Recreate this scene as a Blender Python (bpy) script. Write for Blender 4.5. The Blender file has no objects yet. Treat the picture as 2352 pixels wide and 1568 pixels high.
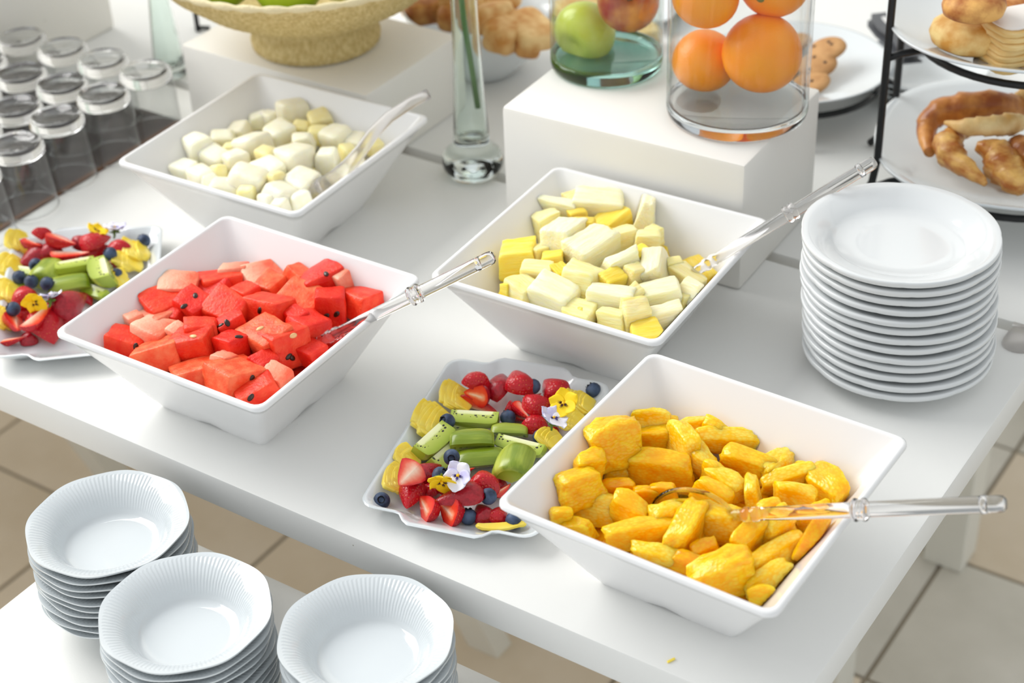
import bpy, bmesh, math, random
import numpy as np
from mathutils import Vector, Matrix, Euler
from mathutils.bvhtree import BVHTree
from mathutils import noise as mnoise

random.seed(7)
scene = bpy.context.scene
COL = scene.collection
R_ = math.radians

# ------------------------------------------------------------------ camera
W, H, FPX = 2352, 1568, 3963.642
CAM = np.array([0.36219, -0.8674, 0.99815])          # the table top is z = 0
def _rz(a): c, s = math.cos(a), math.sin(a); return np.array([[c, -s, 0], [s, c, 0], [0, 0, 1.]])
def _rx(a): c, s = math.cos(a), math.sin(a); return np.array([[1., 0, 0], [0, c, -s], [0, s, c]])
RC = _rz(0.60695) @ _rx(0.96831) @ _rz(-0.04405)
cd = bpy.data.cameras.new('camera')
cam = bpy.data.objects.new('camera', cd); COL.objects.link(cam)
cd.sensor_fit = 'HORIZONTAL'; cd.sensor_width = 36.0; cd.lens = FPX / W * 36.0
cd.clip_start = 0.05; cd.clip_end = 60
cam.matrix_world = Matrix.Translation(Vector(CAM)) @ Matrix(RC.tolist()).to_4x4()
cd.dof.use_dof = True; cd.dof.focus_distance = 1.54; cd.dof.aperture_fstop = 4.8
scene.camera = cam

# ------------------------------------------------------------------ light
scene.view_settings.view_transform = 'Standard'
scene.view_settings.look = 'None'
scene.view_settings.gamma = 1.0
scene.view_settings.use_curve_mapping = False
scene.view_settings.exposure = 0.0
scene.cycles.use_denoising = True
scene.cycles.max_bounces = 14
scene.cycles.transmission_bounces = 12
scene.cycles.transparent_max_bounces = 12
scene.cycles.sample_clamp_indirect = 4.0
wd = bpy.data.worlds.new('daylight'); scene.world = wd; wd.use_nodes = True
wb = wd.node_tree.nodes['Background']
wb.inputs[0].default_value = (0.95, 0.98, 1.0, 1); wb.inputs[1].default_value = 0.82
def area(name, loc, target, sx, sy, power, color=(1, 1, 1)):
    l = bpy.data.lights.new(name, 'AREA'); l.shape = 'RECTANGLE'; l.size = sx; l.size_y = sy; l.energy = power; l.color = color
    o = bpy.data.objects.new(name, l); COL.objects.link(o); o.location = loc
    o.rotation_euler = (Vector(target) - Vector(loc)).to_track_quat('-Z', 'Y').to_euler()
    return o
window_light = area('window_daylight', (-3.7, 0.15, 2.55), (-0.4, 0.25, 0.0), 3.2, 2.6, 225, (1.0, 0.985, 0.96))

# ------------------------------------------------------------------ helpers
def ray(u, v):
    return RC @ np.array([(u - W / 2) / FPX, -(v - H / 2) / FPX, -1.0])
def at(u, v, z=0.0):
    """the point of the place seen at photo pixel (u, v) that lies at height z"""
    d = ray(u, v); t = (z - CAM[2]) / d[2]
    return Vector(CAM + t * d)
def depth(P): return -float(((np.array(P) - CAM) @ RC)[2])
def mpp(P): return depth(P) / FPX                       # metres per photo pixel
def yaw_of(u, v, z, deg):
    a = at(u, v, z); b = at(u + 20 * math.cos(R_(deg)), v - 20 * math.sin(R_(deg)), z)
    return math.atan2(b.y - a.y, b.x - a.x)

def lin(c):
    return tuple(((x / 255) / 12.92 if x / 255 <= 0.04045 else ((x / 255 + 0.055) / 1.055) ** 2.4) for x in c)

def nd(nt, kind, **kw):
    n = nt.nodes.new(kind)
    for k, v in kw.items():
        if k in n.inputs: n.inputs[k].default_value = v
        else: setattr(n, k, v)
    return n
def pmat(name, rgb, rough=0.4, var=None, vscale=30.0, bump=0.0, bscale=200.0, bdist=0.001, sss=0.0, sssr=(1, .4, .2), sscale=0.01, spec=0.5,
         trans=0.0, ior=1.45, metal=0.0, coat=0.0, stretch=None, rand=0.0, linear=False):
    m = bpy.data.materials.new(name); m.use_nodes = True
    nt = m.node_tree; p = nt.nodes['Principled BSDF']
    col = rgb if linear else lin(rgb)
    p.inputs['Base Color'].default_value = (*col, 1); p.inputs['Roughness'].default_value = rough
    p.inputs['Specular IOR Level'].default_value = spec; p.inputs['IOR'].default_value = ior
    p.inputs['Transmission Weight'].default_value = trans; p.inputs['Metallic'].default_value = metal
    p.inputs['Coat Weight'].default_value = coat; p.inputs['Coat Roughness'].default_value = 0.06
    if sss:
        p.inputs['Subsurface Weight'].default_value = sss; p.inputs['Subsurface Radius'].default_value = sssr
        p.inputs['Subsurface Scale'].default_value = sscale
    tc = nd(nt, 'ShaderNodeTexCoord'); src = tc.outputs['Object']
    if stretch:
        mp = nd(nt, 'ShaderNodeMapping'); mp.inputs['Scale'].default_value = stretch
        nt.links.new(src, mp.inputs[0]); src = mp.outputs[0]
    last = None
    if var:
        no = nd(nt, 'ShaderNodeTexNoise', Scale=vscale, Detail=4.0)
        nt.links.new(src, no.inputs['Vector'])
        rp = nd(nt, 'ShaderNodeValToRGB')
        rp.color_ramp.elements[0].position = 0.35; rp.color_ramp.elements[1].position = 0.65
        rp.color_ramp.elements[0].color = (*col, 1); rp.color_ramp.elements[1].color = (*lin(var), 1)
        nt.links.new(no.outputs['Fac'], rp.inputs['Fac']); last = rp.outputs[0]
    if rand:
        oi = nd(nt, 'ShaderNodeObjectInfo'); mr = nd(nt, 'ShaderNodeMapRange'); mr.inputs[3].default_value = 1 - rand; mr.inputs[4].default_value = 1 + rand * .4
        nt.links.new(oi.outputs['Random'], mr.inputs[0])
        hs = nd(nt, 'ShaderNodeHueSaturation'); hs.inputs['Color'].default_value = (*col, 1)
        nt.links.new(mr.outputs[0], hs.inputs['Value'])
        if last: nt.links.new(last, hs.inputs['Color'])
        last = hs.outputs[0]
    if last: nt.links.new(last, p.inputs['Base Color'])
    if bump:
        no = nd(nt, 'ShaderNodeTexNoise', Scale=bscale, Detail=3.0)
        nt.links.new(src, no.inputs['Vector'])
        b = nd(nt, 'ShaderNodeBump', Strength=bump, Distance=bdist)
        nt.links.new(no.outputs['Fac'], b.inputs['Height']); nt.links.new(b.outputs[0], p.inputs['Normal'])
    return m
def attr_ramp(m, stops, attr='rad', noise=0.0, nscale=300.0):
    """base colour from the distance to the fruit's own axis (0 core .. 1 skin)"""
    nt = m.node_tree; p = nt.nodes['Principled BSDF']
    a = nd(nt, 'ShaderNodeAttribute', attribute_name=attr)
    rp = nd(nt, 'ShaderNodeValToRGB'); el = rp.color_ramp.elements
    while len(el) < len(stops): el.new(0.5)
    for e, (pos, c) in zip(el, stops): e.position = pos; e.color = (*lin(c), 1)
    src = a.outputs['Fac']
    if noise:
        tc = nd(nt, 'ShaderNodeTexCoord'); no = nd(nt, 'ShaderNodeTexNoise', Scale=nscale, Detail=2.0)
        nt.links.new(tc.outputs['Object'], no.inputs['Vector'])
        ma = nd(nt, 'ShaderNodeMath', operation='MULTIPLY_ADD'); ma.inputs[1].default_value = noise
        nt.links.new(no.outputs['Fac'], ma.inputs[0]); nt.links.new(src, ma.inputs[2])
        mb = nd(nt, 'ShaderNodeMath', operation='SUBTRACT'); mb.inputs[1].default_value = noise * .5
        nt.links.new(ma.outputs[0], mb.inputs[0]); src = mb.outputs[0]
    nt.links.new(src, rp.inputs['Fac'])
    nt.links.new(rp.outputs[0], p.inputs['Base Color'])
    return rp

def mk_mesh(name, verts, faces, mats, smooth=True, fmi=None, attr=None):
    me = bpy.data.meshes.new(name)
    me.from_pydata([tuple(map(float, v)) for v in verts], [], [tuple(int(i) for i in f) for f in faces]); me.update()
    for m in (mats if isinstance(mats, (list, tuple)) else [mats]): me.materials.append(m)
    if smooth is not False: me.polygons.foreach_set('use_smooth', [True] * len(me.polygons))
    if fmi is not None: me.polygons.foreach_set('material_index', fmi)
    if attr is not None:
        for k, vals in attr.items():
            a = me.attributes.new(k, 'FLOAT', 'POINT'); a.data.foreach_set('value', [float(x) for x in vals])
    return me
def sharp(me, deg):
    me.set_sharp_from_angle(angle=R_(deg))
def link(name, me, parent=None, loc=(0, 0, 0), rot=None):
    o = bpy.data.objects.new(name, me); COL.objects.link(o)
    if parent is not None: o.parent = parent
    if isinstance(rot, Matrix): o.matrix_basis = Matrix.Translation(Vector(loc)) @ rot.to_4x4()
    else:
        o.location = loc
        if rot is not None: o.rotation_euler = rot
    return o
def tag(o, label=None, cat=None, group=None, kind=None):
    if label: o['label'] = label
    if cat: o['category'] = cat
    if group: o['group'] = group
    if kind: o['kind'] = kind
    return o
def thing(name, label, cat, loc=(0, 0, 0), rotz=0.0, group=None):
    o = bpy.data.objects.new(name, None); COL.objects.link(o); o.empty_display_size = 0.02
    o.location = loc; o.rotation_euler = (0, 0, rotz)
    return tag(o, label, cat, group)
def copy_tree(src, loc, rotz=None, label=None, group=None):
    c = src.copy(); COL.objects.link(c); c.location = loc
    if rotz is not None: c.rotation_euler = (0, 0, rotz)
    if label: c['label'] = label
    if group: c['group'] = group
    for ch in list(src.children):
        d = ch.copy(); COL.objects.link(d); d.parent = c
        for g in list(ch.children):
            e = g.copy(); COL.objects.link(e); e.parent = d
    return c

def lathe(prof, n=48, fn=None, closed=False):
    """profile [(r, z)] turned about z; fn(theta, r, z, k) may modulate"""
    V, F, m = [], [], len(prof)
    for k, (r, z) in enumerate(prof):
        for i in range(n):
            th = 2 * math.pi * i / n
            rr, zz = fn(th, r, z, k) if fn else (r, z)
            V.append((rr * math.cos(th), rr * math.sin(th), zz))
    for k in range(m - 1 + (1 if closed else 0)):
        k2 = (k + 1) % m
        for i in range(n):
            j = (i + 1) % n
            F.append((k * n + i, k * n + j, k2 * n + j, k2 * n + i))
    if not closed:
        for k, flip in ((0, True), (m - 1, False)):
            if prof[k][0] > 1e-6:
                ring = [k * n + i for i in range(n)]
                F.append(ring[::-1] if flip else ring)
    return V, F
def xlathe(prof, n=24):
    V, F = lathe(prof, n)
    return [(z, x, y) for x, y, z in V], F
def tube(pts, rad, n=8, caps=True):
    pts = [Vector(p) for p in pts]; V, F = [], []
    up = Vector((0, 0, 1))
    for i, p in enumerate(pts):
        t = (pts[min(i + 1, len(pts) - 1)] - pts[max(i - 1, 0)]).normalized()
        if i == 0:
            a = t.cross(up if abs(t.z) < .95 else Vector((1, 0, 0))).normalized()
        else:
            a = (a - t * a.dot(t)).normalized()
        b = t.cross(a)
        r = rad[i] if isinstance(rad, (list, tuple)) else rad
        for k in range(n):
            q = 2 * math.pi * k / n
            V.append(p + a * (r * math.cos(q)) + b * (r * math.sin(q)))
    for i in range(len(pts) - 1):
        for k in range(n):
            j = (k + 1) % n
            F.append((i * n + k, i * n + j, (i + 1) * n + j, (i + 1) * n + k))
    if caps:
        F.append(tuple(range(n))[::-1]); F.append(tuple(range((len(pts) - 1) * n, len(pts) * n)))
    return V, F
def join(*vf):
    V, F = [], []
    for v, f in vf:
        o = len(V); V += list(v); F += [tuple(i + o for i in x) for x in f]
    return V, F
def beam(x0, x1, y0, y1, z0, z1, bev=0.003, seg=2):
    bm = bmesh.new()
    bmesh.ops.create_cube(bm, size=1.0)
    for v in bm.verts: v.co = Vector(((x0 + x1) / 2 + v.co.x * (x1 - x0), (y0 + y1) / 2 + v.co.y * (y1 - y0), (z0 + z1) / 2 + v.co.z * (z1 - z0)))
    if bev: bmesh.ops.bevel(bm, geom=bm.edges[:], offset=bev, segments=seg, affect='EDGES', profile=0.6)
    bm.verts.index_update()
    V = [tuple(v.co) for v in bm.verts]; F = [tuple(v.index for v in f.verts) for f in bm.faces]; bm.free()
    return V, F
def box_mesh(name, x0, x1, y0, y1, z0, z1, mat, bev=0.003):
    V, F = beam(x0, x1, y0, y1, z0, z1, bev); me = mk_mesh(name, V, F, mat); sharp(me, 40); return me
def slanted(p0, p1, w, d):
    """square post between two points"""
    p0, p1 = Vector(p0), Vector(p1)
    V = []
    for p in (p0, p1):
        for sx, sy in ((-1, -1), (1, -1), (1, 1), (-1, 1)): V.append((p.x + sx * w / 2, p.y + sy * d / 2, p.z))
    return V, [(3, 2, 1, 0), (4, 5, 6, 7), (0, 1, 5, 4), (1, 2, 6, 5), (2, 3, 7, 6), (3, 0, 4, 7)]
def rrect_loop(a, b, rc, z, nc=5, ns=6, zf=None):
    """rounded rectangle loop of half sizes a, b"""
    out = []
    corners = [(a - rc, b - rc, 0), (-(a - rc), b - rc, 90), (-(a - rc), -(b - rc), 180), (a - rc, -(b - rc), 270)]
    for ci, (cx, cy, a0) in enumerate(corners):
        for k in range(nc + 1):
            t = R_(a0 + 90 * k / nc); out.append((cx + rc * math.cos(t), cy + rc * math.sin(t)))
        nx, ny, n0 = corners[(ci + 1) % 4]
        e = out[-1]; t = R_(n0); s = (nx + rc * math.cos(t), ny + rc * math.sin(t))
        for k in range(1, ns): out.append((e[0] + (s[0] - e[0]) * k / ns, e[1] + (s[1] - e[1]) * k / ns))
    return [(x, y, z if zf is None else zf(x, y, z)) for x, y in out]
def loops_mesh(loops, cap0=True, cap1=True):
    V, F = [], []; n = len(loops[0])
    for l in loops: V += l
    for k in range(len(loops) - 1):
        for i in range(n):
            j = (i + 1) % n; F.append((k * n + i, k * n + j, (k + 1) * n + j, (k + 1) * n + i))
    if cap0: F.append(tuple(range(n))[::-1])
    if cap1: F.append(tuple(range((len(loops) - 1) * n, len(loops) * n)))
    return V, F

_TS = [-1, -.92, -.68, -.35, 0, .35, .68, .92, 1]
def _chunk_base():
    idx, V, F = {}, [], []
    def vid(p):
        k = tuple(round(x, 4) for x in p)
        if k not in idx: idx[k] = len(V); V.append(p)
        return idx[k]
    n = len(_TS) - 1
    for ax in range(3):
        for s in (-1, 1):
            for i in range(n):
                for j in range(n):
                    q = []
                    for di, dj in ((0, 0), (1, 0), (1, 1), (0, 1)):
                        p = [0, 0, 0]; p[ax] = s; p[(ax + 1) % 3] = _TS[i + di]; p[(ax + 2) % 3] = _TS[j + dj]; q.append(vid(tuple(p)))
                    F.append(tuple(q) if s > 0 else tuple(q[::-1]))
    return np.array(V, float), F
_CB = _chunk_base()
def chunk(rng, size, jitter=.18, rnd=.25, rough=.03, wedge=0.0, nscale=60.0, lens=0.0):
    """a cut piece of fruit: cube with skewed corners, rounded edges, rough flesh"""
    P, F = _CB
    c = np.clip(P, -(1 - rnd), 1 - rnd); d = P - c
    Q = c + rnd * d / np.linalg.norm(d, axis=1)[:, None]
    off = np.array([[[[rng.uniform(-jitter, jitter) for _ in range(3)] for _ in range(2)] for _ in range(2)] for _ in range(2)])
    if wedge:
        for i in range(2):
            for j in range(2):
                off[i, j, 1, 1] += (-wedge if j else wedge)          # top edge pinched together along y
    w = (Q + 1) / 2; out = Q.copy()
    for i in range(2):
        for j in range(2):
            for k in range(2):
                f = (w[:, 0] if i else 1 - w[:, 0]) * (w[:, 1] if j else 1 - w[:, 1]) * (w[:, 2] if k else 1 - w[:, 2])
                out += f[:, None] * off[i, j, k][None]
    if lens:
        out[:, 2] += lens * (1 - out[:, 0] ** 2) * .5
        out[:, 1] *= 1 - lens * .45 * out[:, 0] ** 2
    out = out * (np.array(size) / 2)[None]
    if rough:
        sd = rng.uniform(0, 100)
        for i in range(len(out)):
            v = Vector(out[i])
            nz = mnoise.noise(v * nscale + Vector((sd, 0, 0))) + .6 * mnoise.noise(v * nscale * 2.7 + Vector((0, sd, 0))) + .4 * mnoise.noise(v * nscale * 7 + Vector((0, 0, sd)))
            out[i] += np.array(v.normalized()) * nz * rough * min(size)
    return out, F

ORD = ['', 'first', 'second', 'third', 'fourth', 'fifth', 'sixth', 'seventh', 'eighth', 'ninth', 'tenth', 'eleventh', 'twelfth', 'thirteenth', 'fourteenth']
def row_names(pts, per):
    """pts: photo pixels; rows run from the back of the pile to its front"""
    order = sorted(range(len(pts)), key=lambda i: pts[i][1]); n = max(1, round(len(pts) / per)); out = {}
    rows = [order[int(len(pts) * k / n):int(len(pts) * (k + 1) / n)] for k in range(n)]
    for ri, r in enumerate(rows):
        r = sorted(r, key=lambda i: pts[i][0])
        rn = 'back row' if ri == 0 else ('front row' if ri == n - 1 else ORD[ri + 1] + ' row from the back')
        for k, i in enumerate(r):
            pos = 'leftmost' if k == 0 else ('rightmost' if k == len(r) - 1 else ORD[k + 1] + ' from left')
            out[i] = pos + ' in the ' + rn
    return out

# ------------------------------------------------------------------ materials
def painted(name, rgb, rough, specks=True):
    m = pmat(name, rgb, rough, bump=.12, bscale=900, bdist=.0004, spec=.4)
    nt = m.node_tree; p = nt.nodes['Principled BSDF']
    if specks:
        tc = nd(nt, 'ShaderNodeTexCoord')
        vo = nd(nt, 'ShaderNodeTexVoronoi', Scale=38.0); nt.links.new(tc.outputs['Object'], vo.inputs['Vector'])
        lt = nd(nt, 'ShaderNodeMath', operation='LESS_THAN'); lt.inputs[1].default_value = .034
        nt.links.new(vo.outputs['Distance'], lt.inputs[0])
        no = nd(nt, 'ShaderNodeTexNoise', Scale=6.0); nt.links.new(tc.outputs['Object'], no.inputs['Vector'])
        gt = nd(nt, 'ShaderNodeMath', operation='GREATER_THAN'); gt.inputs[1].default_value = .56
        nt.links.new(no.outputs['Fac'], gt.inputs[0])
        mu = nd(nt, 'ShaderNodeMath', operation='MULTIPLY'); nt.links.new(lt.outputs[0], mu.inputs[0]); nt.links.new(gt.outputs[0], mu.inputs[1])
        mx = nd(nt, 'ShaderNodeMix', data_type='RGBA')
        mx.inputs[6].default_value = (*lin(rgb), 1); mx.inputs[7].default_value = (*lin((176, 172, 160)), 1)
        nt.links.new(mu.outputs[0], mx.inputs[0]); nt.links.new(mx.outputs[2], p.inputs['Base Color'])
    return m
M = {}
M['table'] = painted('white_table_paint', (232, 232, 229), .38)
M['leg'] = pmat('white_leg_paint', (226, 224, 214), .5)
M['riser'] = painted('white_riser_paint', (238, 236, 230), .5)
M['wall'] = pmat('white_plaster', (236, 235, 230), .8, bump=.1, bscale=300)
M['melamine'] = pmat('white_melamine', (237, 237, 237), .2, spec=.45, coat=.2)
M['porcelain'] = pmat('bluish_white_porcelain', (214, 220, 223), .1, spec=.6, coat=.9)
M['plate'] = pmat('white_porcelain', (220, 223, 224), .12, spec=.5, coat=.3)
M['glass'] = pmat('clear_glass', (1, 1, 1), .0, trans=1, ior=1.46, linear=True)
M['acrylic'] = pmat('clear_acrylic', (.99, .975, .97), .03, trans=1, ior=1.42, linear=True)
M['soft_plastic'] = pmat('translucent_soft_plastic', (.99, .965, .95), .28, trans=.9, ior=1.2, linear=True)
M['green_glass'] = pmat('green_tinted_glass', (.90, .97, .94), .0, trans=1, ior=1.46, linear=True)
M['green_base'] = pmat('thick_green_glass', (.40, .68, .63), .0, trans=1, ior=1.46, linear=True)
M['grey_base'] = pmat('thick_grey_glass', (.78, .82, .84), .0, trans=1, ior=1.46, linear=True)
M['water'] = pmat('water', (.97, .99, .98), .0, trans=1, ior=1.33, linear=True)
M['black'] = pmat('black_wire', (22, 23, 25), .4)
M['steel'] = pmat('brushed_steel', (140, 142, 145), .3, metal=1)
M['mat'] = pmat('dark_brown_cloth', (74, 68, 66), .8, var=(84, 77, 74), vscale=40, bump=.3, bscale=700)
M['mat_edge'] = pmat('brown_leather_trim', (104, 74, 54), .7)
M['grout'] = pmat('grey_grout', (158, 148, 132), .9)
M['tile_grey'] = pmat('grey_stone_tile', (208, 204, 193), .45, var=(222, 218, 208), vscale=7, bump=.1, bscale=30, rand=.05)
M['tile_beige'] = pmat('beige_stone_tile', (224, 208, 184), .45, var=(236, 222, 202), vscale=6, bump=.1, bscale=30, rand=.06)

def thin_glass(name, rgb, f0=.022, f1=.55):
    """thin-walled glass: light passes straight, the surface mirrors by Fresnel"""
    m = bpy.data.materials.new(name); m.use_nodes = True; nt = m.node_tree; nt.nodes.clear()
    o = nd(nt, 'ShaderNodeOutputMaterial'); t = nd(nt, 'ShaderNodeBsdfTransparent'); g = nd(nt, 'ShaderNodeBsdfGlossy')
    t.inputs[0].default_value = (*rgb, 1); g.inputs['Roughness'].default_value = .01
    lw = nd(nt, 'ShaderNodeLayerWeight', Blend=.5); pw = nd(nt, 'ShaderNodeMath', operation='POWER'); pw.inputs[1].default_value = 3.5
    nt.links.new(lw.outputs['Facing'], pw.inputs[0]); f = nd(nt, 'ShaderNodeMath', operation='MULTIPLY_ADD'); f.inputs[1].default_value = f1; f.inputs[2].default_value = f0
    nt.links.new(pw.outputs[0], f.inputs[0]); mx = nd(nt, 'ShaderNodeMixShader')
    nt.links.new(f.outputs[0], mx.inputs[0]); nt.links.new(t.outputs[0], mx.inputs[1]); nt.links.new(g.outputs[0], mx.inputs[2])
    nt.links.new(mx.outputs[0], o.inputs[0]); return m
M['jar_wall'] = thin_glass('thin_jar_glass', (.965, .97, .97)); M['tumbler_wall'] = thin_glass('thin_tumbler_glass', (.90, .91, .91), .06, .8)
M['jar_wall_green'] = thin_glass('thin_greenish_jar_glass', (.94, .972, .96))

# fruit flesh
def melon_flesh(name, c0, c1, pale=None, sss=.3, sssr=(1, .35, .22), bump=.6, bscale=330, bstretch=None):
    m = pmat(name, c0, .4, sss=sss, sssr=sssr, sscale=.008, bump=bump, bscale=bscale, bdist=.0014, spec=.35, stretch=bstretch)
    nt = m.node_tree; p = nt.nodes['Principled BSDF']
    tc = nd(nt, 'ShaderNodeTexCoord'); no = nd(nt, 'ShaderNodeTexNoise', Scale=150.0 if bstretch else 90.0, Detail=5.0); mpc = nd(nt, 'ShaderNodeMapping'); mpc.inputs['Scale'].default_value = bstretch or (1, 1, 1)
    nt.links.new(tc.outputs['Object'], mpc.inputs[0]); nt.links.new(mpc.outputs[0], no.inputs['Vector'])
    rp = nd(nt, 'ShaderNodeValToRGB'); rp.color_ramp.elements[0].position = .36; rp.color_ramp.elements[1].position = .68
    rp.color_ramp.elements[0].color = (*lin(c0), 1); rp.color_ramp.elements[1].color = (*lin(c1), 1)
    nt.links.new(no.outputs['Fac'], rp.inputs['Fac']); last = rp.outputs[0]
    if pale:
        sx = nd(nt, 'ShaderNodeSeparateXYZ'); nt.links.new(tc.outputs['Object'], sx.inputs[0])
        mr = nd(nt, 'ShaderNodeMapRange'); mr.inputs[1].default_value = .010; mr.inputs[2].default_value = -.016
        nt.links.new(sx.outputs[0], mr.inputs[0])
        mx = nd(nt, 'ShaderNodeMix', data_type='RGBA'); mx.inputs[7].default_value = (*lin(pale), 1)
        nt.links.new(mr.outputs[0], mx.inputs[0]); nt.links.new(last, mx.inputs[6]); last = mx.outputs[2]
    oi = nd(nt, 'ShaderNodeObjectInfo'); mr2 = nd(nt, 'ShaderNodeMapRange'); mr2.inputs[3].default_value = .88; mr2.inputs[4].default_value = 1.06
    nt.links.new(oi.outputs['Random'], mr2.inputs[0]); hs = nd(nt, 'ShaderNodeHueSaturation'); nt.links.new(mr2.outputs[0], hs.inputs['Value']); nt.links.new(last, hs.inputs['Color'])
    nt.links.new(hs.outputs[0], p.inputs['Base Color'])
    return m
M['wm_red'] = melon_flesh('red_watermelon', (240, 46, 22), (248, 84, 50))
M['wm_dark'] = melon_flesh('deep_red_watermelon', (226, 32, 20), (240, 60, 36))
M['wm_orange'] = melon_flesh('light_red_watermelon', (246, 82, 44), (251, 126, 82))
M['wm_pale'] = melon_flesh('pale_watermelon', (244, 104, 74), (248, 142, 110), (252, 196, 166))
M['wm_seed'] = pmat('watermelon_seed', (46, 24, 14), .25, spec=.6)
M['wm_seed_pale'] = pmat('pale_watermelon_seed', (232, 186, 130), .3)
M['pine'] = melon_flesh('pale_pineapple', (248, 230, 150), (252, 242, 190), sss=.6, sssr=(1, .72, .2), bump=.9, bscale=300, bstretch=(.22, 1.7, 1.7))
M['pine_y'] = melon_flesh('yellow_pineapple', (252, 216, 70), (254, 230, 120), sss=.6, sssr=(1, .72, .2), bump=.9, bscale=300, bstretch=(.22, 1.7, 1.7))
M['pine_w'] = melon_flesh('whitish_pineapple', (252, 242, 192), (253, 247, 216), sss=.6, sssr=(1, .72, .2), bump=.9, bscale=300, bstretch=(.22, 1.7, 1.7))
M['melon'] = melon_flesh('cream_melon', (248, 242, 214), (252, 248, 228), sss=.5, sssr=(1, .8, .3), bump=.35, bscale=200)
M['melon_y'] = melon_flesh('yellowish_melon', (246, 232, 164), (250, 240, 192), sss=.5, sssr=(1, .8, .3), bump=.35, bscale=200)
def orange_flesh(name, c0, c1):
    m = pmat(name, c0, .2, sss=.85, sssr=(1, .85, .25), sscale=.012, spec=.45)
    nt = m.node_tree; p = nt.nodes['Principled BSDF']
    tc = nd(nt, 'ShaderNodeTexCoord'); mp = nd(nt, 'ShaderNodeMapping'); mp.inputs['Scale'].default_value = (.70, 1.15, 1.15)
    nt.links.new(tc.outputs['Object'], mp.inputs[0])
    vo = nd(nt, 'ShaderNodeTexVoronoi', Scale=380.0); nt.links.new(mp.outputs[0], vo.inputs['Vector'])
    no = nd(nt, 'ShaderNodeTexNoise', Scale=70.0, Detail=3.0); nt.links.new(mp.outputs[0], no.inputs['Vector'])
    rp = nd(nt, 'ShaderNodeValToRGB'); rp.color_ramp.elements[0].position = .35; rp.color_ramp.elements[1].position = .7
    rp.color_ramp.elements[0].color = (*lin(c0), 1); rp.color_ramp.elements[1].color = (*lin(c1), 1)
    pu = nd(nt, 'ShaderNodeMath', operation='MULTIPLY_ADD'); pu.inputs[1].default_value = -.42; nt.links.new(vo.outputs['Distance'], pu.inputs[0]); nt.links.new(no.outputs['Fac'], pu.inputs[2])
    pv = nd(nt, 'ShaderNodeMath', operation='ADD'); pv.inputs[1].default_value = .20; nt.links.new(pu.outputs[0], pv.inputs[0])
    nt.links.new(pv.outputs[0], rp.inputs['Fac']); nt.links.new(rp.outputs[0], p.inputs['Base Color'])
    b = nd(nt, 'ShaderNodeBump', Strength=.40, Distance=.0011); nt.links.new(vo.outputs['Distance'], b.inputs['Height']); nt.links.new(b.outputs[0], p.inputs['Normal'])
    return m
M['or'] = orange_flesh('orange_segment', (255, 182, 4), (255, 212, 48))
M['or_l'] = orange_flesh('bright_orange_segment', (255, 192, 8), (255, 222, 92))
M['or_d'] = orange_flesh('deep_orange_segment', (255, 164, 2), (255, 192, 16))

# ------------------------------------------------------------------ the room
ZF = -0.74
fl = link('floor', box_mesh('floor', -3.1, 2.2, -1.6, 2.3, ZF - .05, ZF - .004, M['grout'], 0)); tag(fl, kind='structure')
TX, TY, TP = -0.213, 1.066, 0.2925
tile_me = {}
for key in ('tile_grey', 'tile_beige'):
    tile_me[key] = box_mesh('tile', 0, TP - .007, 0, TP - .007, -.006, 0, M[key], .0015)
for i in range(-9, 8):
    for j in range(-9, 5):
        x = TX + i * TP + .0035; y = TY + j * TP + .0035
        if x < -3.1 or x + TP > 2.2 or y < -1.6 or y + TP > 2.3: continue
        beige = (i < 0 and j < -1) or (i >= 0 and j == 0) or (i < -2)
        o = link('tile', tile_me['tile_beige' if beige else 'tile_grey'], fl, (x, y, ZF + .001 * random.uniform(-.5, .5)))
wl = link('wall_back', box_mesh('wall_back', -3.2, 2.2, 2.3, 2.42, ZF - .05, 2.6, M['wall'], 0)); tag(wl, kind='structure')
bb = link('baseboard_back', box_mesh('baseboard_back', -3.1, 2.2, 2.28, 2.3, ZF, ZF + .09, M['leg'], .004)); tag(bb, kind='structure')
# left wall with a tall glazed opening
V, F = join(beam(-3.2, -3.1, -1.6, 2.3, ZF - .05, 1.0, 0), beam(-3.2, -3.1, -1.6, -1.3, 1.0, 3.4, 0), beam(-3.2, -3.1, 1.6, 2.3, 1.0, 3.4, 0))
wl2 = link('wall_left', mk_mesh('wall_left', V, F, M['wall'], smooth=False)); tag(wl2, kind='structure')
wf = link('window_1', mk_mesh('window_1', *join(beam(-3.14, -3.06, -1.3, 1.6, .97, 1.03, .004), beam(-3.14, -3.06, -1.3, 1.6, 3.34, 3.4, .004),
          beam(-3.14, -3.06, -1.3, -1.25, 1.0, 3.4, .004), beam(-3.14, -3.06, 1.55, 1.6, 1.0, 3.4, .004)), M['leg'], smooth=False)); tag(wf, kind='structure')
for y in (-.55, .15, .85):
    link('mullion', mk_mesh('mullion', *beam(-3.12, -3.08, y - .018, y + .018, 1.0, 3.4, .003), M['leg'], smooth=False), wf)
for z in (1.6, 2.2, 2.8):
    link('glazing_bar', mk_mesh('glazing_bar', *beam(-3.12, -3.08, -1.3, 1.6, z - .015, z + .015, .003), M['leg'], smooth=False), wf)

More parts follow.
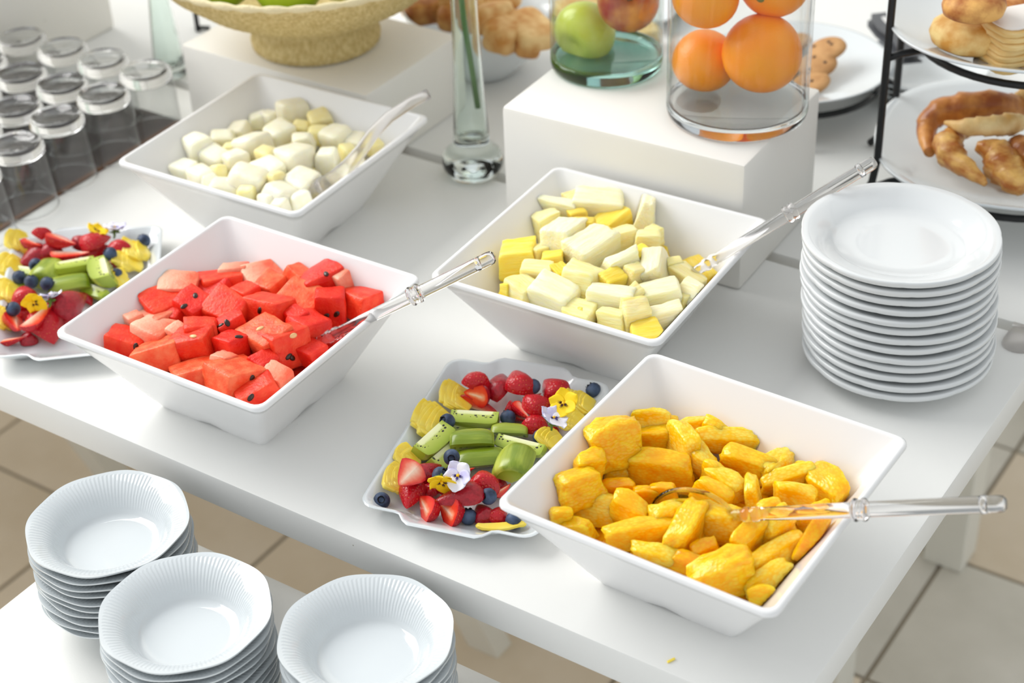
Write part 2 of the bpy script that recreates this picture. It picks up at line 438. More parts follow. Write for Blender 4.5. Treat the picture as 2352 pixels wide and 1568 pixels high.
# ------------------------------------------------------------------ tables and bench
TT = 0.0357
def trestle_leg(parent, xt, ys, ye, z0, name='leg', w=.05, d=.035, xs=0.0):
    return link(name, mk_mesh(name, *slanted((xt + xs, ye, ZF), (xt, ys, z0), w, d), M['leg'], smooth=False), parent)
t1 = thing('buffet_table', 'long white painted buffet table with chipped edges under the fruit bowls', 'table', (0, 0, ZF))
def up(o):  # children modelled in room coordinates
    o.location = (o.location[0], o.location[1], o.location[2] - ZF); return o
up(link('tabletop', box_mesh('tabletop', -2.2, 0, 0, .5956, -TT, 0, M['table'], .0022), t1))
for xt, sf in ((-.69, -.14), (-1.42, 0), (-2.1, 0)):
    (sf == 0 and up(trestle_leg(t1, xt, .25, .02, -TT - .05))); up(trestle_leg(t1, xt, .31, .56, -TT - .05))
    up(link('crossbar', mk_mesh('crossbar', *beam(xt - .05, xt + .03, .06, .54, -TT - .05, -TT, .002), M['leg'], smooth=False), t1))
t2 = thing('buffet_table', 'white painted buffet table behind the narrow gap, under the jars and pastry stand', 'table', (0, 0, ZF))
up(link('tabletop', box_mesh('tabletop', -2.4, .05, .6128, 1.62, -TT, 0, M['table'], .0022), t2))
for x, y in ((-.21, 1.07), (-.25, .72), (-2.2, .72), (-2.2, 1.5), (-.21, 1.52)):
    up(link('leg', mk_mesh('leg', *beam(x - .03, x + .03, y - .03, y + .03, ZF, -TT, .003), M['leg'], smooth=False), t2))
ZB = -0.113
bn = thing('low_bench', 'low white bench in front of the buffet table, holding three stacks of soup plates', 'bench', (0, 0, ZF))
up(link('bench_top', box_mesh('bench_top', -.733, .35, -.75, .012, ZB - .035, ZB, M['table'], .003), bn))
for x, y in ((-.69, -.7), (-.69, -.03), (.3, -.7), (.3, -.03)):
    up(link('leg', mk_mesh('leg', *beam(x - .025, x + .025, y - .025, y + .025, ZF, ZB - .035, .003), M['leg'], smooth=False), bn))

# risers
def riser(label, x0, x1, y0, y1, h, rz=0.0, z0=0.0):
    cx, cy = (x0 + x1) / 2, (y0 + y1) / 2
    o = link('riser_box', box_mesh('riser_box', x0 - cx, x1 - cx, y0 - cy, y1 - cy, 0, h, M['riser'], .005), None, (cx, cy, z0), (0, 0, rz))
    return tag(o, label, 'riser', 'white riser boxes')
riser('white wooden riser box under the two glass fruit jars', -.601, -.313, .519, .714, .15, R_(2.2))
riser('white wooden riser box under the woven straw bowl', -1.098, -.808, .541, .733, .10)
riser('tall white box behind the glass tumblers', -1.75, -1.382, .46, .695, .34)

# ------------------------------------------------------------------ square bowls
S2, BH, BB = .125, .1035, .0665
def bowl_half(z): return BB + (S2 - BB) * (max(z, 0) / BH) ** 1.06
def inner_half(z): return bowl_half(z) - .0052
def square_bowl_mesh():
    L = []
    def notch(x, y, z):
        for p in ((x, y), (y, x)):
            if abs(abs(p[0]) - BB) < .004 and abs(p[1]) < .021: return z + .0026 * (0.5 + .5 * math.cos(math.pi * p[1] / .021))
        return z
    kw = dict(nc=4, ns=14)
    L.append(rrect_loop(BB - .006, BB - .006, .006, .0022, **kw))
    L.append(rrect_loop(BB - .0012, BB - .0012, .007, 0.0, zf=notch, **kw))
    L.append(rrect_loop(BB, BB, .008, .0022, zf=lambda x, y, z: notch(x, y, z), **kw))
    for k in range(1, 8):
        z = .0022 + (BH - .0075) * k / 7; h = bowl_half(z); L.append(rrect_loop(h, h, .0075 + .002 * k / 7, z, **kw))
    for dz, dh in ((-.0045, .0004), (-.0016, .0002), (-.0003, -.0012), (0, -.003), (-.0004, -.0046), (-.002, -.0056)):
        L.append(rrect_loop(S2 + dh, S2 + dh, .0105 + dh * .3, BH + dz, **kw))
    for k in range(6, 0, -1):
        z = .010 + (BH - .018) * k / 7; h = inner_half(z); L.append(rrect_loop(h, h, .010, z, **kw))
    L.append(rrect_loop(BB - .004, BB - .004, .011, .0105, **kw)); L.append(rrect_loop(BB - .010, BB - .010, .012, .007, **kw))
    V, F = loops_mesh(L); me = mk_mesh('square_bowl', V, F, M['melamine']); sharp(me, 50); return me
bowl_me = square_bowl_mesh()
BOWLS = {'orange': (-.13976, .12638, -.01072), 'wm': (-.63894, .12346, .01691), 'pine': (-.39268, .38417, .04025), 'melon': (-.82792, .40141, .0339)}
BL = {'orange': 'square flared white bowl filled with orange segments, nearest the table corner', 'wm': 'square flared white bowl heaped with red watermelon',
      'pine': 'square flared white bowl heaped with pineapple, in front of the jar riser', 'melon': 'square flared white bowl heaped with cream melon, beside the tumblers'}
for k, (x, y, th) in BOWLS.items():
    tag(link('serving_bowl', bowl_me, None, (x, y, 0), (0, 0, th)), BL[k], 'bowl', 'square fruit bowls')

def to_local(k, P):
    x, y, th = BOWLS[k]; dx, dy = P[0] - x, P[1] - y; c, s = math.cos(-th), math.sin(-th)
    return c * dx - s * dy, s * dx + c * dy
def pile_z(k, P, z0, dome, tilt=0.0):
    lx, ly = to_local(k, P); r = max(abs(lx), abs(ly)) / .1
    return z0 + dome * max(0, 1 - r * r)
def pile_point(k, u, v, z0, dome):
    lo, hi = .01, .17
    for _ in range(30):
        z = (lo + hi) / 2; P = at(u, v, z)
        if z > pile_z(k, P, z0, dome): hi = z
        else: lo = z
    P = at(u, v, z)
    for _ in range(40):                                   # keep clear of the bowl's wall: come up the line of sight if behind it
        lx, ly = to_local(k, P)
        if max(abs(lx), abs(ly)) > inner_half(min(P.z, BH)) - .010 and P.z < .105 and (ly > 0 or lx < 0): P = at(u, v, P.z + .0015)
        else: break
    return P

def press_in(k, V, rot, P):
    """flesh gives way where it meets the bowl: push points back inside the walls"""
    x, y, th = BOWLS[k]; c, s_ = math.cos(th), math.sin(th); P = Vector(P); inv = rot.inverted(); out = []
    for v in V:
        q = P + rot @ Vector(v); dx, dy = q.x - x, q.y - y; lx, ly = c * dx + s_ * dy, -s_ * dx + c * dy
        z = max(q.z, .0085)
        if z < BH + .01:
            m = inner_half(min(z, BH)) - .0012; lx = max(-m, min(m, lx)); ly = max(-m, min(m, ly))
        out.append(inv @ (Vector((x + c * lx - s_ * ly, y + s_ * lx + c * ly, z)) - P))
    return out

def build_pile(k, entries, conv, scale, z0, dome, name, cat, group, describe, mats, ck, per, buried):
    pts = [conv(e[0], e[1]) for e in entries]; names = row_names(pts, per); rng = random.Random(hash(name) % 1000 if False else len(name) * 17 + len(entries))
    made = []
    for i, e in enumerate(entries):
        cx, cy, w, h = e[:4]; kind = e[4] if len(e) > 4 else 0; ang = e[5] if len(e) > 5 else None
        u, v = pts[i]; P = pile_point(k, u, v, z0, dome); mp = mpp(P) / scale
        w_, h_ = w * mp * 1.14, h * mp * 1.14
        if ang is None:
            ang = rng.uniform(-38, 38); ar = abs(R_(ang)); sx = w_ / (math.cos(ar) + .35 * math.sin(ar)); sy = sx * rng.uniform(.75, .95)
        else:
            sx = max(w_, h_ * .9); sy = min(w_, h_) * .8
            if abs(math.sin(R_(ang))) > .6: sx = h_ / (.62 * abs(math.sin(R_(ang))) + .3); sy = w_ * .8
        sz = max(.020, min((h_ - sy * .45) / .70, sx * 1.15, .042))
        V, F = chunk(rng, (sx, sy, sz), **ck(kind))
        tiltx, tilty = rng.uniform(-.28, .28), rng.uniform(-.22, .22)
        rot = Euler((tiltx, tilty, yaw_of(u, v, P.z, ang))).to_matrix()
        V = press_in(k, V, rot, P)
        me = mk_mesh(name, V, F, M[mats(kind)]); sharp(me, 55)
        o = link(name, me, None, P, rot)
        tag(o, describe(kind, e) + ', ' + names[i], cat, group)
        made.append((o, V, F, rot, P))
    # the layer underneath that fills the bowl
    x, y, th = BOWLS[k]
    zz = z0 - .026; hh = inner_half(zz) - .020
    for i in range(4):
        for j in range(4):
            lx, ly = -hh + 2 * hh * i / 3 + rng.uniform(-.003, .003), -hh + 2 * hh * j / 3 + rng.uniform(-.003, .003)
            V, F = chunk(rng, (.040 * rng.uniform(.85, 1.05), .038 * rng.uniform(.8, 1), .034), **ck(0))
            P = (x + math.cos(th) * lx - math.sin(th) * ly, y + math.sin(th) * lx + math.cos(th) * ly, zz)
            rot = Euler((rng.uniform(-.2, .2), rng.uniform(-.2, .2), rng.uniform(0, 3))).to_matrix()
            o = link(name, mk_mesh(name, press_in(k, V, rot, P), F, M[mats(9)]), None, P, rot)
            tag(o, buried, cat, group)
    return made

# watermelon ---------------------------------------------------------------
cw = lambda x, y: (100 + x / 2.219, 480 + y / 2.219)
# kind: 0 red, 1 deep red, 2 light red, 3 pale end
WM = [(1105, 350, 185, 120, 3), (975, 335, 125, 85, 3), (1295, 345, 115, 100, 2), (1430, 365, 195, 150, 1), (1525, 372, 80, 130, 3), (690, 402, 175, 85, 3), (910, 375, 200, 115, 0),
      (845, 425, 175, 120, 1), (1165, 395, 135, 110, 2), (1030, 435, 135, 100, 0), (1300, 475, 215, 140, 2), (1620, 480, 195, 155, 0),
      (1470, 505, 150, 180, 1), (620, 475, 215, 120, 0), (762, 512, 165, 160, 1), (940, 512, 205, 130, 0), (1148, 510, 215, 155, 0), (1290, 565, 110, 80, 1),  # last chunk stands in for a dark gap, its shade put into deep red
      (560, 580, 235, 160, 3), (572, 640, 190, 150, 3), (690, 650, 95, 90, 3), (812, 645, 155, 160, 0), (957, 597, 135, 120, 1), (1140, 662, 225, 175, 2),
      (1345, 612, 185, 160, 1), (757, 700, 200, 185, 0), (957, 702, 145, 140, 1), (1232, 712, 195, 205, 0), (427, 692, 175, 140, 0),
      (592, 748, 205, 160, 2), (920, 792, 115, 115, 3), (770, 837, 215, 135, 2), (1122, 792, 120, 110, 1), (978, 862, 240, 180, 2), (1178, 862, 165, 120, 3),
      (1090, 922, 195, 140, 0), (1365, 735, 120, 110, 1), (470, 575, 80, 90, 3), (660, 560, 110, 80, 1)]
WSEED = {3: [(1440, 330), (1432, 416)], 12: [(1440, 546), (1494, 535)], 13: [(679, 490)], 14: [(716, 495), (774, 441)], 16: [(1101, 517)],
         18: [(627, 600)], 22: [(901, 593), (936, 580)], 23: [(1104, 608)], 26: [(996, 650)], 27: [(1250, 752), (1266, 757), (1273, 645)], 28: [(470, 700)], 33: [(1064, 865)], 35: [(1056, 960)],
         25: [(763, 648)]}
PALE_SEEDS = {(1104, 608), (1273, 645), (763, 648)}
wdesc = ['red watermelon chunk', 'deep red watermelon chunk', 'light red watermelon chunk', 'pale-ended watermelon chunk']
def wm_describe(kind, e):
    i = WM.index(e); s = wdesc[kind]
    if i in WSEED: s = s.replace('chunk', 'chunk with ' + ('seed' if len(WSEED[i]) == 1 else 'seeds'), 1).replace('light red', 'light') if kind != 3 else 'pale watermelon chunk with seed'
    return s
wm_made = build_pile('wm', WM, cw, 2.219, .066, .018, 'watermelon_chunk', 'watermelon', 'watermelon chunks in the bowl', wm_describe,
           lambda k: ['wm_red', 'wm_dark', 'wm_orange', 'wm_pale', '', '', '', '', '', 'wm_dark'][k], lambda k: dict(jitter=.19, rnd=.22, rough=.06, nscale=70),
           6, 'watermelon chunk buried under the visible pile')
seed_me = mk_mesh('seed', *lathe([(0, -.0042), (.0012, -.0038), (.0023, -.0022), (.0026, -.0002), (.0023, .0018), (.0014, .0036), (0, .0042)], 10), M['wm_seed'])
seed_me_p = seed_me.copy(); seed_me_p.materials.clear(); seed_me_p.materials.append(M['wm_seed_pale'])
for i, L in WSEED.items():
    o, V, F, rot, P = wm_made[i]
    bvh = BVHTree.FromPolygons([P + rot @ Vector(v) for v in V], F)
    for q in L:
        u, v = cw(*q); d = Vector(ray(u, v)).normalized(); hit, nrm, fi, ds = bvh.ray_cast(Vector(CAM), d)
        if hit is None: continue
        if nrm.dot(d) > 0: nrm = -nrm
        t = nrm.cross(Vector((random.uniform(-1, 1), random.uniform(-1, 1), .3))).normalized(); b = nrm.cross(t)
        m3 = Matrix(((b.x, nrm.x * .6, t.x), (b.y, nrm.y * .6, t.y), (b.z, nrm.z * .6, t.z)))
        link('seed', seed_me_p if q in PALE_SEEDS else seed_me, o, rot.inverted() @ (hit - P), rot.inverted() @ m3)

# pineapple -----------------------------------------------------------------
cp = lambda x, y: (980 + x / 2.556, 380 + y / 2.556)
# kind 0 pale, 1 yellow, 2 whitish, 3 wedge
PI_ = [(765, 258, 215, 135, 3, -12), (870, 205, 125, 95, 0), (1010, 245, 235, 175, 2, -4), (885, 305, 90, 90, 1), (1090, 335, 195, 135, 1), (1290, 300, 150, 200, 3, 80), (1335, 420, 100, 90, 0),
       (700, 362, 145, 165, 0), (920, 372, 145, 115, 1), (805, 452, 200, 215, 2, 55), (970, 505, 255, 215, 2, 30), (1170, 442, 150, 145, 0), (1290, 472, 135, 160, 0),
       (540, 565, 180, 185, 1), (665, 530, 120, 125, 0), (740, 565, 115, 105, 1), (1140, 590, 205, 175, 3, 20), (650, 628, 185, 115, 0, -8), (788, 640, 95, 95, 1),
       (1340, 612, 170, 195, 2, 80), (1215, 652, 115, 175, 0), (905, 690, 195, 195, 0, -12), (1080, 690, 145, 90, 1), (570, 732, 165, 135, 0), (735, 772, 240, 180, 2, -18),
       (1370, 760, 205, 140, 2, 5), (1530, 680, 185, 135, 0, -25), (1552, 745, 135, 130, 3, -30), (1520, 800, 75, 85, 0), (1085, 800, 235, 150, 2, -5), (1220, 765, 90, 70, 0),
       (895, 872, 165, 90, 0), (935, 850, 95, 90, 1), (1080, 912, 150, 90, 0, -15), (1230, 890, 150, 170, 0), (1400, 892, 180, 165, 3, 10), (1290, 992, 165, 50, 1),
       (468, 745, 55, 50, 1), (1445, 600, 80, 110, 0), (1250, 545, 100, 80, 1), (1060, 430, 100, 90, 1)]
pdesc = ['pale pineapple chunk', 'deep yellow pineapple chunk', 'whitish pineapple block', 'pineapple wedge with core edge']
build_pile('pine', PI_, cp, 2.556, .072, .020, 'pineapple_chunk', 'pineapple', 'pineapple chunks in the bowl', lambda k, e: pdesc[k],
           lambda k: ['pine', 'pine_y', 'pine_w', 'pine_w', '', '', '', '', '', 'pine_y'][k], lambda k: dict(jitter=.2, rnd=.17, rough=.06, nscale=90, wedge=.45 if k == 3 else 0),
           6, 'pineapple chunk buried under the visible pile')

# cream melon ---------------------------------------------------------------
cm = lambda x, y: (240 + x / 3.095, 160 + y / 3.095)
ME = [(1350, 295, 195, 160, 0), (1530, 355, 140, 130, 1), (1090, 365, 120, 115, 0), (1180, 350, 110, 80, 0), (1230, 445, 195, 155, 0), (1390, 420, 110, 90, 1), (970, 445, 135, 95, 0),  # chunk right of the peak: yellowish shadow put into its colour
      (840, 500, 165, 125, 0), (660, 560, 185, 185, 0), (1060, 540, 245, 185, 0), (1420, 515, 140, 130, 0), (1640, 490, 205, 185, 0), (1530, 470, 125, 125, 1),
      (780, 622, 195, 155, 0), (935, 640, 160, 145, 0), (1350, 620, 265, 220, 0), (1590, 650, 155, 175, 0), (580, 712, 165, 115, 0), (690, 755, 175, 125, 0), (815, 740, 100, 125, 1),
      (1020, 800, 250, 230, 0), (1180, 712, 195, 135, 0), (1420, 812, 230, 125, 0), (1260, 890, 200, 160, 0), (1780, 692, 150, 120, 0), (1905, 555, 115, 130, 1),
      (1390, 930, 155, 115, 0), (1150, 950, 130, 80, 0), (850, 850, 175, 90, 0), (760, 812, 100, 75, 0), (1015, 892, 125, 90, 1), (1685, 752, 100, 85, 0), (1230, 800, 110, 120, 1),
      (1260, 980, 110, 60, 0), (1790, 520, 150, 120, 0), (1735, 590, 110, 100, 1), (900, 575, 110, 90, 1), (1150, 620, 120, 90, 1)]
build_pile('melon', ME, cm, 3.095, .066, .018, 'melon_chunk', 'melon', 'cream melon chunks in the bowl', lambda k, e: ['cream melon chunk', 'yellowish melon chunk'][k],
           lambda k: ['melon', 'melon_y', '', '', '', '', '', '', '', 'melon_y'][k], lambda k: dict(jitter=.26, rnd=.46, rough=.03, nscale=50),
           6, 'melon chunk buried under the visible pile')

# orange --------------------------------------------------------------------
co = lambda x, y: (1120 + x / 1.909, 800 + y / 1.909)
# kind 0 orange, 1 bright, 2 deep, 3 slab
OR = [(710, 322, 135, 85, 1, 0), (800, 342, 80, 60, 0, 0), (890, 358, 165, 90, 1, 10), (1000, 362, 105, 80, 0, -20), (1040, 415, 245, 110, 1, 5), (540, 432, 235, 180, 0, 20), (722, 405, 190, 130, 0, -5),
      (848, 445, 110, 165, 1, -55), (450, 520, 125, 115, 0, 20), (590, 530, 170, 120, 1, 15), (755, 532, 245, 140, 0, -6), (930, 482, 120, 120, 1, -45), (1130, 512, 215, 135, 0, -15),
      (1270, 522, 140, 135, 1, 40), (1330, 570, 205, 95, 1, 10), (1490, 612, 175, 155, 0, -50), (400, 622, 195, 145, 0, 15), (572, 625, 135, 90, 2, 0), (455, 710, 235, 130, 1, -5),
      (620, 722, 140, 150, 0, -20), (1050, 602, 170, 125, 1, -30), (990, 645, 160, 90, 0, -25), (1165, 642, 95, 115, 1, 80), (1340, 652, 170, 110, 1, -10), (780, 742, 135, 115, 1, 20),
      (880, 702, 110, 70, 0, 0), (995, 768, 235, 150, 1, -12), (870, 822, 180, 190, 0, 60), (680, 812, 285, 115, 0, 8), (360, 792, 185, 105, 0, -15), (1150, 842, 140, 140, 0, 40),
      (1262, 800, 165, 155, 1, 30), (1270, 908, 245, 125, 1, 28), (1240, 1012, 200, 95, 1, 28), (745, 912, 225, 105, 1, -15), (890, 950, 150, 95, 2, -10), (1040, 1000, 255, 200, 0, 10),
      (1430, 742, 135, 95, 0, 20), (1200, 1088, 95, 40, 0, 0), (1425, 830, 100, 150, 2, 55), (322, 742, 80, 70, 0, 0), (690, 660, 120, 80, 2, 0), (770, 650, 120, 80, 2, -10),
      (1000, 560, 120, 90, 0, -30), (1230, 720, 110, 90, 0, 10), (960, 895, 120, 90, 2, 20), (1400, 560, 110, 90, 0, -10)]
odesc = ['orange segment piece', 'bright orange segment piece', 'deep orange segment piece', 'orange slab']
build_pile('orange', OR, co, 1.909, .056, .014, 'orange_segment', 'orange', 'orange segments in the bowl', lambda k, e: odesc[k],
           lambda k: ['or', 'or_l', 'or_d', 'or_l', '', '', '', '', '', 'or_d'][k], lambda k: dict(jitter=.26, rnd=.30, rough=.13, nscale=75, wedge=.25, lens=.40),
           6, 'orange segment piece buried under the visible pile')

# ------------------------------------------------------------------ serving spoons
def spoon_parts(root, L=.30, bowl_tilt=.30):
    V, F = [], []
    nr, nt = 7, 28
    for k in range(nr + 1):
        r = k / nr
        for i in range(nt):
            th = 2 * math.pi * i / nt
            V.append((.0375 + .0375 * r * math.cos(th), .0245 * r * math.sin(th) * (1 - .12 * math.cos(th)), -.013 * (1 - r * r)))
            if k == 0: break
    for i in range(nt): F.append((0, 1 + i, 1 + (i + 1) % nt))
    for k in range(1, nr):
        for i in range(nt):
            j = (i + 1) % nt; a = 1 + (k - 1) * nt; b = 1 + k * nt; F.append((a + i, b + i, b + j, a + j))
    rt = Matrix.Rotation(bowl_tilt, 3, 'Y')
    V = [rt @ (Vector(v) - Vector((.075, 0, 0))) + Vector((.075, 0, 0)) for v in V]
    b = link('spoon_bowl', mk_mesh('spoon_bowl', V, F, M['acrylic']), root)
    so = b.modifiers.new('thickness', 'SOLIDIFY'); so.thickness = .0026; so.offset = 0
    prof = [(0, .070), (.0042, .071), (.0050, .078), (.0052, .084), (.0064, .086), (.0064, .089), (.0052, .091), (.0064, .0935), (.0064, .0965), (.0054, .099), (.0058, .13), (.0062, .170),
            (.0064, .176), (.0064, .196), (.0064, .24), (.0066, L - .006), (.0060, L - .002), (.0040, L), (0, L)]
    me = mk_mesh('handle', *xlathe(prof, 24), M['acrylic']); link('handle', me, root)
    col = [(.0064, .1765), (.0088, .1775), (.0096, .1795), (.0088, .1815), (.0078, .1828), (.0088, .1845), (.0096, .1865), (.0088, .1885), (.0064, .1895)]
    V, F = xlathe(col, 24); link('collar', mk_mesh('collar', V, F, M['acrylic']), root)
    # the hanging hole near the handle end, a shallow plug seen through the clear plastic
    V, F = tube([(L - .017, -.0066, 0), (L - .017, .0066, 0)], .0030, 14); link('hanging_hole', mk_mesh('hanging_hole', V, F, M['glass']), root)
def place_spoon(label, neck, end, zn, ze, roll=0.0, bowl_tilt=.3, L=.30):
    """neck and end: photo pixels of the neck ring and of the handle's end"""
    A, B = at(*neck, zn), at(*end, ze); x = (B - A).normalized()
    z = (Vector((0, 0, 1)) - x * x.z).normalized(); y = z.cross(x)
    m = Matrix(((x.x, y.x, z.x), (x.y, y.y, z.y), (x.z, y.z, z.z))) @ Matrix.Rotation(roll, 3, 'X')
    L = (B - A).length + .09
    o = thing('serving_spoon', label, 'spoon', (0, 0, 0)); o.matrix_basis = Matrix.Translation(A - x * .09) @ m.to_4x4(); o['group'] = 'clear serving spoons'
    spoon_parts(o, L, bowl_tilt); return o
place_spoon('clear acrylic serving spoon resting in the orange bowl', (1722, 1181), (2311, 1156), .090, .160, 1.25, 0.0)
place_spoon('clear acrylic serving spoon resting in the watermelon bowl', (762, 770), (1135, 588), .084, .168, .2, .1)
place_spoon('clear acrylic serving spoon leaning in the pineapple bowl', (1628, 604), (2011, 370), .094, .180, .6, -.55)
# the flatter bent one in the melon
fo = thing('serving_spoon', 'clear plastic curved serving spoon in the cream melon bowl', 'spoon', (0, 0, 0), 0, 'clear serving spoons')
pp = [(984, 216, .175), (945, 235, .166), (895, 268, .155), (858, 305, .142), (830, 345, .124), (800, 380, .108), (770, 412, .092), (745, 432, .078)]
pts = [at(u, v, z) for u, v, z in pp]
V, F = tube(pts, [.0058, .0062, .0065, .0068, .0072, .008, .0105, .013], 14); link('handle', mk_mesh('handle', V, F, M['soft_plastic']), fo)
tip = pts[-1]; dv = (pts[-1] - pts[-2]).normalized()
V, F = tube([tip - dv * .004, tip + dv * .01, tip + dv * .025, tip + dv * .04, tip + dv * .048], [.012, .016, .0175, .012, .004], 16); link('spoon_bowl', mk_mesh('spoon_bowl', V, F, M['soft_plastic']), fo)

# ------------------------------------------------------------------ dessert plates
def plate_mesh(R, h, foot, scal=8, amp=.012, mat='plate', name='plate', n=144, ribs=False, well=.6, deep=False):
    def f(th, r, z, k):
        t = max(0, (r / R - .7) / .3)
        if deep: return r * (1 + amp * math.cos(scal * th) * t * t), z
        w = amp * (abs(math.cos(scal * th / 2)) ** .6 - .6) * t * t if scal else 0
        return r * (1 + w), z
    t = .0042
    if deep:
        prof = [(0, .002), (foot * .9, .002), (foot * .95, 0), (foot, 0), (foot * 1.03, .003), (R * .66, h * .45), (R * .78, h * .72), (R * .93, h * .93), (R * .985, h - .0022), (R, h - .0008), (R * .997, h + .0004), (R * .985, h + .0002),
                (R * .93, h * .965), (R * .80, h * .84), (R * .70, h * .62), (R * .625, h * .32), (R * .59, h * .2), (R * .55, h * .155), (R * .45, h * .14), (0, h * .135)]
    else:
        prof = [(0, .002), (foot * .92, .002), (foot * .95, 0), (foot, 0), (foot * 1.03, .0025), (R * .72, h * .36), (R * .9, h * .66), (R * .965, h - .0062), (R * .985, h - .0056), (R * .998, h - .0036), (R, h - .0016), (R * .996, h), (R * .984, h + .0005),
                (R * .90, h * .92), (R * .76, h * .74), (R * .69, h * .56), (R * .645, h * .46), (R * .4, h * .42), (0, h * .42)]
    me = mk_mesh(name, *lathe(prof, n, f), M[mat]); sharp(me, 60); return me
dp = plate_mesh(.0925, .024, .052)
rng = random.Random(3)
NPL, STEP = 13, .0109
bx, by = -.117, .4865; tx, ty = at(2068, 527, .155)[:2]
ORDP = lambda i, n: 'topmost' if i == n - 1 else ('bottom' if i == 0 else ORD[n - i] + ' from the top')
for i in range(NPL):
    f = i / (NPL - 1)
    o = link('dessert_plate', dp, None, (bx + (tx - bx) * f + rng.uniform(-.0016, .0016), by + (ty - by) * f + rng.uniform(-.0016, .0016), STEP * i), (0, 0, rng.uniform(0, 6)))
    tag(o, 'white scalloped dessert plate, %s in the tall stack at right' % ORDP(i, NPL), 'plate', 'tall stack of dessert plates')

# ------------------------------------------------------------------ fluted soup plates
mp_ = M['porcelain'].copy(); mp_.name = 'fluted_porcelain'; M['fluted'] = mp_
nt = mp_.node_tree; p = nt.nodes['Principled BSDF']
tc = nd(nt, 'ShaderNodeTexCoord'); sx = nd(nt, 'ShaderNodeSeparateXYZ'); nt.links.new(tc.outputs['Object'], sx.inputs[0])
a2 = nd(nt, 'ShaderNodeMath', operation='ARCTAN2'); nt.links.new(sx.outputs[1], a2.inputs[0]); nt.links.new(sx.outputs[0], a2.inputs[1])
mu = nd(nt, 'ShaderNodeMath', operation='MULTIPLY'); mu.inputs[1].default_value = 110; nt.links.new(a2.outputs[0], mu.inputs[0])
sn = nd(nt, 'ShaderNodeMath', operation='SINE'); nt.links.new(mu.outputs[0], sn.inputs[0])
le = nd(nt, 'ShaderNodeVectorMath', operation='LENGTH'); cx = nd(nt, 'ShaderNodeCombineXYZ'); nt.links.new(sx.outputs[0], cx.inputs[0]); nt.links.new(sx.outputs[1], cx.inputs[1]); nt.links.new(cx.outputs[0], le.inputs[0])
m1 = nd(nt, 'ShaderNodeMapRange', interpolation_type='SMOOTHSTEP'); m1.inputs[1].default_value = .0440; m1.inputs[2].default_value = .051; nt.links.new(le.outputs['Value'], m1.inputs[0])
m2 = nd(nt, 'ShaderNodeMapRange', interpolation_type='SMOOTHSTEP'); m2.inputs[1].default_value = .0702; m2.inputs[2].default_value = .0684; nt.links.new(le.outputs['Value'], m2.inputs[0])
q1 = nd(nt, 'ShaderNodeMath', operation='MULTIPLY'); nt.links.new(m1.outputs[0], q1.inputs[0]); nt.links.new(m2.outputs[0], q1.inputs[1])
q2 = nd(nt, 'ShaderNodeMath', operation='MULTIPLY'); nt.links.new(q1.outputs[0], q2.inputs[0]); nt.links.new(sn.outputs[0], q2.inputs[1])
bp = nd(nt, 'ShaderNodeBump', Strength=.34, Distance=.0006); nt.links.new(q2.outputs[0], bp.inputs['Height']); nt.links.new(bp.outputs[0], p.inputs['Normal'])
sp = plate_mesh(.0733, .033, .041, scal=8, amp=.013, mat='fluted', name='soup_plate', n=160, deep=True)
SH, SN = .0083, 10
ZT = ZB + SH * (SN - 1) + .033
for nm, (u, v), bot in (('stack at the bench corner', (247, 1198), (0, 0)), ('middle stack', (425, 1402), (0, 0)), ('rightmost stack beside the table leg', (840, 1455), (0, 0))):
    T = at(u, v, ZT)
    for i in range(SN):
        dx, dy = rng.uniform(-.0012, .0012), rng.uniform(-.0012, .0012)
        if i == SN - 1: dx = dy = 0
        o = link('soup_plate', sp, None, (T.x + dx, T.y + dy, ZB + SH * i), (0, 0, rng.uniform(0, 6)))
        tag(o, 'white fluted soup plate, %s of the %s' % (ORDP(i, SN), nm), 'plate', 'fluted soup plates on the bench')

# ------------------------------------------------------------------ porcelain platters
def platter_mesh():
    a, b = .1185, .0835                                     # half length (along y) and half width (along x)
    def outline(s, rc, tab):
        base = rrect_loop(b * 1.0 + s, a + s, rc, 0, nc=5, ns=22); out = []
        for x, y, _ in base:
            if abs(y) > a + s - 1e-5:
                t = abs(x) / .044; w = 1.0 if t < .72 else (0.0 if t > 1.05 else .5 + .5 * math.cos(math.pi * (t - .72) / .33))
                y += math.copysign(tab * w, y)
            out.append((x, y))
        return out
    spec = [(-.030, .012, 0, .0015), (-.022, .012, 0, 0), (-.019, .012, 0, .001), (-.006, .014, .010, .0125), (-.0008, .015, .0125, .0178), (0, .015, .013, .0192), (-.0012, .015, .0125, .0200),
            (-.004, .014, .0115, .0190), (-.012, .012, .006, .0105), (-.018, .012, .0015, .0058), (-.026, .010, 0, .0042), (-.04, .008, 0, .004)]
    L = [[(x, y, z) for x, y in outline(s, rc, tab)] for s, rc, tab, z in spec]
    V, F = loops_mesh(L); me = mk_mesh('platter', V, F, M['porcelain']); sharp(me, 60); return me
pl_me = platter_mesh()
PLN = (-.377, .155, R_(14.6)); PLL = (-.9035, .153, R_(40.8))
tag(link('serving_platter', pl_me, None, (PLN[0], PLN[1], 0), (0, 0, PLN[2])), 'rectangular white porcelain platter of mixed fruit with pansies between the bowls', 'platter', 'fruit platters')
tag(link('serving_platter', pl_me, None, (PLL[0], PLL[1], 0), (0, 0, PLL[2])), 'rectangular white porcelain platter of mixed fruit at the left, beside the dark mat', 'platter', 'fruit platters')
PZ = .0045

